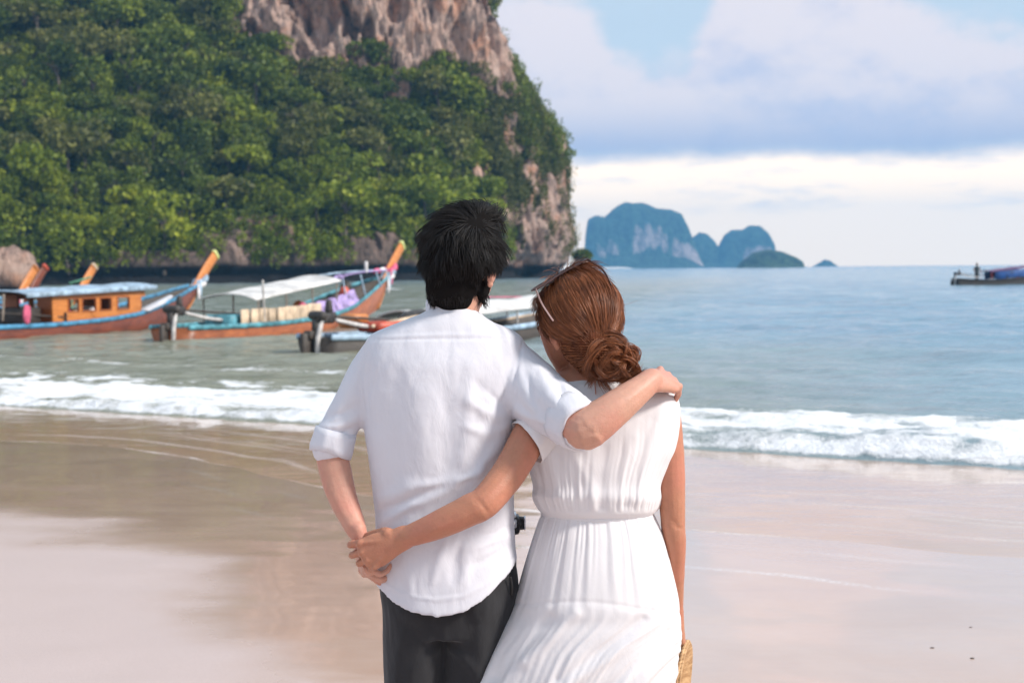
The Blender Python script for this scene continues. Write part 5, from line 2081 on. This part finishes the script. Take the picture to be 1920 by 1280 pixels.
    def disp_b(V, px, py, a):
        g = sstep(py, 760, 945)
        th = np.arctan2(np.sin(a), np.cos(a))
        wav = perlin(np.stack([np.cos(a) * 9 + .012 * (py - 900) * np.sign(px - 1120) * .15, np.sin(a) * 9, py * .004], -1))
        fine = perlin(np.stack([np.cos(a) * 22, np.sin(a) * 22, py * .006 + 7], -1))
        d = g * (.0026 * wav + .0020 * fine) * sstep(py, 960, 948) ** .5
        d += .004 * (1 - g) * fbm(V * np.array([14, 14, 6]) + 2, 3) * sstep(py, 715, 760)
        # blouson: the cloth hangs slightly over the elastic
        d += .006 * np.exp(-((py - 932) / 16.0) ** 2)
        for pts, w, amp in (([(1075, 850), (1100, 900), (1112, 950)], 8, .006), ([(1130, 840), (1126, 900), (1124, 950)], 8, -.004), ([(1190, 820), (1165, 890), (1150, 950)], 9, .006),
                            ([(1240, 760), (1215, 840), (1190, 935)], 10, .007), ([(1262, 770), (1240, 850), (1222, 930)], 9, -.007), ([(1225, 790), (1195, 870), (1172, 945)], 7, -.005),
                            ([(1015, 830), (1035, 890), (1060, 945)], 9, .007), ([(1000, 860), (1015, 910), (1035, 945)], 7, -.006), ([(1045, 845), (1062, 890), (1085, 945)], 7, -.005),
                            ([(1000, 790), (1010, 830), (1035, 860)], 9, .006), ([(1085, 870), (1140, 880), (1200, 850)], 14, .003),
                            ([(1012, 925), (1035, 935), (1055, 930)], 7, .006)):
            r, pos = segdist(px, py, pts)
            d += .34 * amp * np.exp(-(r / (1.15 * w)) ** 2) * (V[..., 1] < YP)
        return d

    def disp_s(V, px, py, a):
        top = sstep(py, 962, 975) * sstep(py, 1150, 990)
        wav = perlin(np.stack([np.cos(a) * 10, np.sin(a) * 10, py * .003], -1))
        fine = perlin(np.stack([np.cos(a) * 24, np.sin(a) * 24, py * .004 + 3], -1))
        d = top * (.0024 * wav + .0015 * fine)
        d += .0022 * sstep(py, 1000, 1100) * sstep(py, 1180, 1120) * wav
        # tier seam running slightly downhill to the right, with the flounce starting under it
        seam = 1124 + 0.06 * (px - 960) + 5 * np.sin(px / 47.0)
        d += -.0012 * np.exp(-((py - seam) / 4.0) ** 2) + .0012 * sstep(py, seam, seam + 14)
        low = sstep(py, seam, seam + 45)
        # wind-blown folds: they start upright under the seam and swing to the lower left
        g = .45 + .75 * sstep(px, 960, 1260)
        dn = np.clip(py - 1135, 0, 400)
        uu = px + g * dn * sstep(py, 1130, 1230)
        bend = sstep(py, 1150, 1230)
        fold = perlin(np.stack([uu / 34.0, py / 500.0, V[..., 1] * 1.5], -1)) + .5 * perlin(np.stack([uu / 15.0, py / 300.0 + 4, V[..., 1] * 1.5], -1))
        d += low * (.0075 * fold * (.45 + .55 * bend))
        for pts, w, amp in (([(1240, 1160), (1180, 1210), (1100, 1260), (1040, 1300)], 11, .006), ([(1255, 1185), (1200, 1240), (1140, 1290)], 9, -.005), ([(1262, 1200), (1235, 1240), (1195, 1290)], 9, .006), ([(1205, 1160), (1140, 1210), (1050, 1275)], 10, -.005),
                            ([(1080, 1150), (1040, 1190), (985, 1240)], 12, .006), ([(1030, 1160), (985, 1210), (930, 1270)], 12, -.006)):
            r, pos = segdist(px, py, pts)
            d += amp * np.exp(-(r / w) ** 2) * (V[..., 1] < YP)
        return d

    dr = sheet(secs_s, 22, disp_s, 'dress', DRESS)
    bo = sheet(secs_b, 14, disp_b, 'bodice', DRESS)
    mb = MB()
    a = np.linspace(0, 2 * np.pi, 90)
    c = (M(1018, 962) + M(1222, 962)) / 2
    hw = (M(1222, 962) - M(1018, 962))[0] / 2
    mb.tube(np.stack([c[0] + np.cos(a) * (hw + .002), YP + np.sin(a) * .093, c[2] + 0 * a], 1) - inv, [(.0065 + .001 * math.sin(i * 2.3), .0035) for i in range(90)], 8, 1, (0, 0, 1), cap=False)
    mb.build('waistband', DRESS, root)
    mb = MB()
    cN = M(1119, 705)
    mb.tube(np.stack([cN[0] + np.cos(a) * .0745, YP + np.sin(a) * .0525, cN[2] + .003 * np.cos(2 * a)], 1) - inv, [(.004, .0025)] * 90, 8, 1, (0, 0, 1), cap=False)
    mb.build('neckline', DRESS, bo)
    mb = MB()
    mb.tube([M(1115, 714, -.064) - inv, M(1116, 726, -.075) - inv, M(1117, 738, -.083) - inv], [(.0018, .0012)] * 3, 6, 2)
    mb.build('back_slit', SKIN_W, bo)
    # left cap sleeve: a short open tube of cloth falling over the upper arm
    seg = 64
    ang = np.linspace(0, 2 * np.pi, seg, endpoint=False)
    rows = []
    c0, c1 = M(1064, 792, -.030), M(988, 829, -.082)
    for t, k in ((0, 1.0), (.3, 1.0), (.55, 1.0), (.8, 1.0), (.93, 1.0), (1.0, 1.0), (1.005, .975), (.9, .955), (.5, .95), (0, .95)):
        c = c0 * (1 - t) + c1 * t + np.array([0, 0, .012 * math.sin(t * 3.14)])
        e1 = nrm(np.array([.15, -.05, -1.0]) * (1 - t) + np.array([.50, 0.10, -.86]) * t)
        e2 = nrm(np.array([-.2, -1.0, 0]) * (1 - t) + np.array([.35, -.95, .1]) * t)
        r1, r2 = .052 * (1 - t) + .0535 * t, .050 * (1 - t) + .054 * t
        ruf = 1 + (.045 * perlin(np.stack([np.cos(ang) * 2.6, np.sin(ang) * 2.6, np.full(seg, 4.0)], -1)) + .02 * perlin(np.stack([np.cos(ang) * 6, np.sin(ang) * 6, np.full(seg, 9.0)], -1))) * (.3 + t)
        rows.append(c + np.outer(np.cos(ang) * r1 * k * ruf, e1) + np.outer(np.sin(ang) * r2 * k * ruf, e2))
    link('cap_sleeve', make_mesh('cap_sleeve', np.concatenate(rows) - inv, grid_faces(seg, len(rows), True), DRESS), bo)

    # hair drawn back into a low loose bun
    tie = M(1134, 660, -.105)
    mb = MB()
    tilt = np.array([.20, 0, 1.0])
    tilt = nrm(tilt)
    sx = nrm(np.cross([0, 1, 0], tilt))
    ce = M(1088, 590, .0)
    mb.ellipsoid(ce, sx * .0875, np.array([0, .106, 0]), tilt * .1015, 40, 26)
    mb.tube([M(1096, 640, -.045), M(1108, 672, -.062), M(1110, 697, -.054)], [(.060, .05), (.046, .034), (.028, .016)], 18, 4, (1, 0, 0))
    mb.tube([M(1106, 640, -.085), M(1124, 655, -.102), M(1140, 668, -.112)], [.034, .030, .026], 14, 4)
    me = fuse(mb, 0.0058, 5, .5)
    co, no = get_co(me), get_no(me)
    fc = (co - hc) @ fw
    side = (co - hc) @ up
    cut = .022 * sstep(fc, .03, .07) * sstep(side, .075, .03)
    cut = cut + .02 * sstep(fc, -.015, .03) * sstep(side, .0, -.04)
    ear = hc - rt * .066 - up * .010 - fw * .006
    cut = cut + .035 * sstep(np.linalg.norm((co - ear) * np.array([1, 1, .75]), axis=1), .034, .018)
    # combed grooves running to the tie
    q = co - tie
    ax = nrm(ce - tie)
    e1 = nrm(np.cross(ax, [0, 0, 1]))
    e2 = np.cross(ax, e1)
    ang = np.arctan2(q @ e2, q @ e1)
    dist = np.linalg.norm(q, axis=1)
    groove = .0035 * perlin(np.stack([np.cos(ang) * 5, np.sin(ang) * 5, dist * 5], -1)) + .0020 * perlin(np.stack([np.cos(ang) * 14, np.sin(ang) * 14, dist * 8], -1))
    set_co(me, co + no * (groove - cut)[:, None])
    src, nv_ = get_co(me), get_no(me)
    ho = put('hair', me, CAP_R)
    rng = np.random.default_rng(77)
    fc2 = (src - hc) @ fw
    side2 = (src - hc) @ up
    ok = np.nonzero(~((fc2 > .02) & (side2 < .05)) & ~((fc2 > -.02) & (side2 < -.02)) & (np.linalg.norm(src - ear, axis=1) > .036))[0]
    N = 11000
    ii = rng.choice(ok, N)
    p0, n0 = src[ii], nv_[ii]
    K = 8
    st = np.zeros((N, K, 3))
    L = .05 + .06 * rng.random(N)
    p = p0 + n0 * (.0005 + .003 * rng.random(N) ** 2)[:, None]
    wv = rng.normal(size=(N, 3)) * .035
    for k in range(K):
        st[:, k] = p
        t = tie - p
        dd = np.linalg.norm(t, axis=1)
        t /= dd[:, None] + 1e-6
        # keep on the head: remove the inward part of the pull, using the ellipsoid's own normal
        r = (p - ce)
        nn = r / np.array([.092, .108, .106]) ** 2
        nn /= np.linalg.norm(nn, axis=1)[:, None]
        inward = np.minimum(np.sum(t * nn, 1), 0)
        t = t - nn * inward[:, None]
        t += wv * (.5 + .8 * k / K) + .20 * np.stack([fbm(p0 * 18 + s_, 2) for s_ in (0, 50, 90)], -1)
        t /= np.linalg.norm(t, axis=1)[:, None] + 1e-6
        p = p + t * (np.minimum(L, dd * .98) / (K - 1))[:, None]
    hair_curves('hair_strands', st - inv, .00055, HAIR_R, ho)['kind'] = 'stuff'
    # bun: twisted locks looping round the tie and hanging ends
    mb = MB()
    for k in range(9):
        a0 = k * .7
        c_ = M(1150 + 6 * math.cos(k * 2.1), 674 + 7 * math.sin(k * 1.7), -.108)
        pts = []
        for t in np.linspace(0, 1, 9):
            an = a0 + t * 3.6
            rr = .013 + .007 * math.sin(k * 1.3) + .007 * t
            pts.append(c_ + np.array([rr * math.cos(an) * 1.15, .014 * math.sin(an * 1.5 + k), rr * math.sin(an) * .95]))
        mb.tube(pts, [.006, .009, .010, .010, .009, .008, .007, .005, .003], 9, 2)
    bun = mb.build('bun', HAIR_R, ho)
    set_co(bun.data, get_co(bun.data) - inv)
    strands = []
    for k in range(40):
        a0 = rng.random() * 6.28
        c_ = M(1150 + rng.normal() * 10, 672 + rng.normal() * 8, -.110 + rng.normal() * .009)
        r0 = .012 + .017 * rng.random()
        turn = (1 if rng.random() < .7 else -1) * (2.6 + 2.6 * rng.random())
        ph = rng.random() * 6.28
        hang = rng.random() < .6
        for _ in range(46):
            j = rng.normal(size=3) * .0036
            pts = []
            for t in np.linspace(0, 1, 12):
                an = a0 + t * turn
                rr = r0 * (1 + .35 * t)
                v = c_ + np.array([rr * math.cos(an) * 1.15, .018 * math.sin(an * 1.4 + ph), rr * math.sin(an)]) + j * (.6 + t)
                if hang:
                    v = v + np.array([.014 * math.sin(ph) * t * t, 0, -.030 * t ** 3])
                pts.append(v)
            strands.append(pts)
    for k in range(9):                                            # wispy ends on the nape and right of the bun
        b = M(1110 + 9 * k, 690 + rng.normal() * 4, -.10)
        e = M(1104 + 10 * k + rng.normal() * 5, 712 + 12 * rng.random(), -.085)
        for _ in range(22):
            j = rng.normal(size=3) * .0018
            strands.append([b + (e - b) * t + j * (1 + t) + np.array([.006 * math.sin(t * 4 + k), -.004 * math.sin(t * 3), 0]) for t in np.linspace(0, 1, 12)])
    hair_curves('bun_strands', np.array(strands) - inv, .0006, HAIR_R, ho)['kind'] = 'stuff'
    # a few fly-aways
    fl = []
    for k in range(26):
        b = src[rng.choice(ok)]
        n_ = nrm(b - ce)
        d_ = nrm(rng.normal(size=3) * .5 + (tie - b))
        fl.append([b + d_ * (.045 * t) + n_ * (.005 * math.sin(t * 3)) for t in np.linspace(0, 1, 8)])
    hair_curves('stray_hair', np.array(fl) - inv, .00028, HAIR_R, ho)['kind'] = 'stuff'


build_woman()


# ---------------- things they carry
def sunglasses():
    A, B = M(1005, 543, -.05), M(1101, 486, -.012)
    root = empty('sunglasses', (A + B) / 2)
    tag(root, "brown tinted sunglasses with thin rose gold arms pushed up on the woman's hair", 'sunglasses')
    o = np.array(root.location)
    lat = nrm(B - A)
    drop = nrm(np.array([-.42, .62, -.18]) - lat * (np.array([-.42, .62, -.18]) @ lat))
    mid = (A + B) / 2
    W = np.linalg.norm(B - A)
    for sd in (-1, 1):
        c = mid + lat * sd * W * .27 + drop * .024
        a = np.linspace(0, 2 * np.pi, 28, endpoint=False)
        ex = np.sign(np.cos(a)) * np.abs(np.cos(a)) ** .7
        ey = np.sign(np.sin(a)) * np.abs(np.sin(a)) ** .7
        ring = c + np.outer(ex * W * .235, lat) + np.outer(ey * .025, drop)
        mb = MB()
        mb.tube(np.vstack([ring, ring[:1]]) - o, [.0022] * 29, 8, 1, cap=False)
        rm = mb.build('rim', RIM, root)
        n = np.cross(lat, drop)
        V = np.vstack([ring * .999 + c * .001 + n * .0006, ring * .999 + c * .001 - n * .0006]) - o
        f = [list(range(28)), list(range(28, 56))[::-1]] + [[i, i + 28, (i + 1) % 28 + 28, (i + 1) % 28] for i in range(28)]
        link('lens', make_mesh('lens', V, f, LENS, False), rm)
    mb = MB()
    mb.tube([A - o, mid + lat * 0 + np.array([0, 0, .002]) - o, B - o], [.0026, .0022, .0026], 8, 4)
    mb.build('bridge', RIM, root)
    for (s_, e_, m_) in ((A, M(1037, 601, -.115), GOLD), (B, M(1146, 534, -.055), RIM)):
        md = (s_ + e_) / 2 + np.array([(-.006 if m_ is GOLD else .008), -.006, .004])
        mb = MB()
        mb.tube([s_ - o, md - o, e_ - o], [(.0030, .0016), (.0026, .0015), (.0022, .0014)], 8, 5)
        mb.build('temple', m_, root)


def hip_camera():
    c = M(959, 982, .055)
    root = empty('camera_device', c)
    tag(root, "small black and silver camera hanging at the man's right hip", 'camera')
    mb = MB()
    mb.box((0.002, 0, 0), (.034, .06, .040), None, .006)
    b = mb.build('camera_body', BLACKP, root)
    mb = MB()
    mb.box((.0, -.030, .006), (.024, .008, .022), None, .003)
    mb.box((-.002, -.004, .022), (.026, .052, .010), None, .003)
    mb.build('top_plate', SILVER, b)
    mb = MB()
    mb.tube([(.012, 0, .002), (.030, .0, .002)], [.017, .015], 18, 1, round_cap=False)
    mb.build('lens', BLACKP, root)
    mb = MB()
    a = np.linspace(0, 2 * np.pi, 25)
    mb.tube(np.stack([.0305 + 0 * a, .0155 * np.cos(a), .002 + .0155 * np.sin(a)], 1), [.0022] * 25, 7, 1, cap=False)
    mb.build('lens_ring', SILVER, root)
    mb = MB()
    mb.tube([(-.004, .0, -.018), (.0, 0, -.035), (.002, -.002, -.052)], [(.010, .006), (.007, .004), (.003, .003)], 8, 4)
    mb.tube([(.0, .02, .018), (-.02, .03, .07), (-.06, .07, .30), (-.10, .0, .46)], [(.006, .002)] * 4, 6, 4)
    mb.build('strap', BLACKP, root)


def straw_hat():
    # brimmed hat held by its edge, hanging beside the skirt and seen edge-on
    c = M(1283, 1302, .10)
    root = empty('straw_hat', c)
    tag(root, "woven straw hat hanging from the woman's right hand beside her skirt", 'hat')
    n = nrm([-.96, .25, .10])
    e1 = nrm(np.cross(n, [0, 1, 0]))
    e2 = np.cross(n, e1)
    ang = np.linspace(0, 2 * np.pi, 72, endpoint=False)
    rows = []
    prof = [(.002, .070), (.035, .068), (.060, .064), (.074, .072), (.084, .080), (.092, .062), (.106, .030), (.122, .006), (.126, .002), (.125, -.002), (.105, .022), (.090, .055), (.082, .074), (.072, .066), (.034, .062), (.002, .064)]
    for k, (r, h) in enumerate(prof[:3] + [(.076, .050)] + prof[5:9] + [(.122, 0.0), (.100, .018), (.082, .030), (.070, .050), (.05, .058), (.002, .060)]):
        w = 1 + .02 * np.sin(ang * 3 + 1) * (r > .09)
        rows.append(np.outer(np.cos(ang) * r * w, e1) + np.outer(np.sin(ang) * r * w, e2) + n * h)
    V = np.concatenate(rows)
    me = make_mesh('hat_body', V, grid_faces(72, len(rows), True), STRAW)
    hb = link('hat_body', me, root)
    # plaited rounds of the brim
    for k, (r, h) in enumerate(((.088, .052), (.098, .040), (.108, .026), (.117, .013), (.124, .004))):
        mb = MB()
        a = np.linspace(0, 2 * np.pi, 120)
        pts = np.outer(np.cos(a) * r, e1) + np.outer(np.sin(a) * r, e2) + np.outer(np.full(120, h + .004) + .0014 * np.sin(a * 60), n)
        mb.tube(pts, [.0042] * 120, 7, 1, cap=False)
        mb.build('plait', STRAW, hb)


sunglasses()
hip_camera()
straw_hat()

# bits of shell and weed lying on the wet sand at lower right
for px_, py_, s_, lab in ((1820, 1170, .005, 'dark pebble on the wet sand, farthest of three at lower right'), (1748, 1211, .006, 'dark pebble on the wet sand, leftmost of three at lower right'),
                          (1823, 1231, .006, 'flat dark pebble on the wet sand, nearest of three at lower right')):
    q = on_z(px_, py_, .10)
    sv = (q[0] - SHORE0[0]) * S_HAT[0] + (q[1] - SHORE0[1]) * S_HAT[1]
    mb = MB()
    mb.ellipsoid((0, 0, 0), (s_ * 1.6, 0, 0), (0, s_, 0), (0, 0, s_ * .5), 10, 7)
    o = mb.build('pebble', DARK_WOOD)
    o.location = (q[0], q[1], float(sand_z(np.array(sv))) + s_ * .25)
    tag(o, lab, 'pebble')
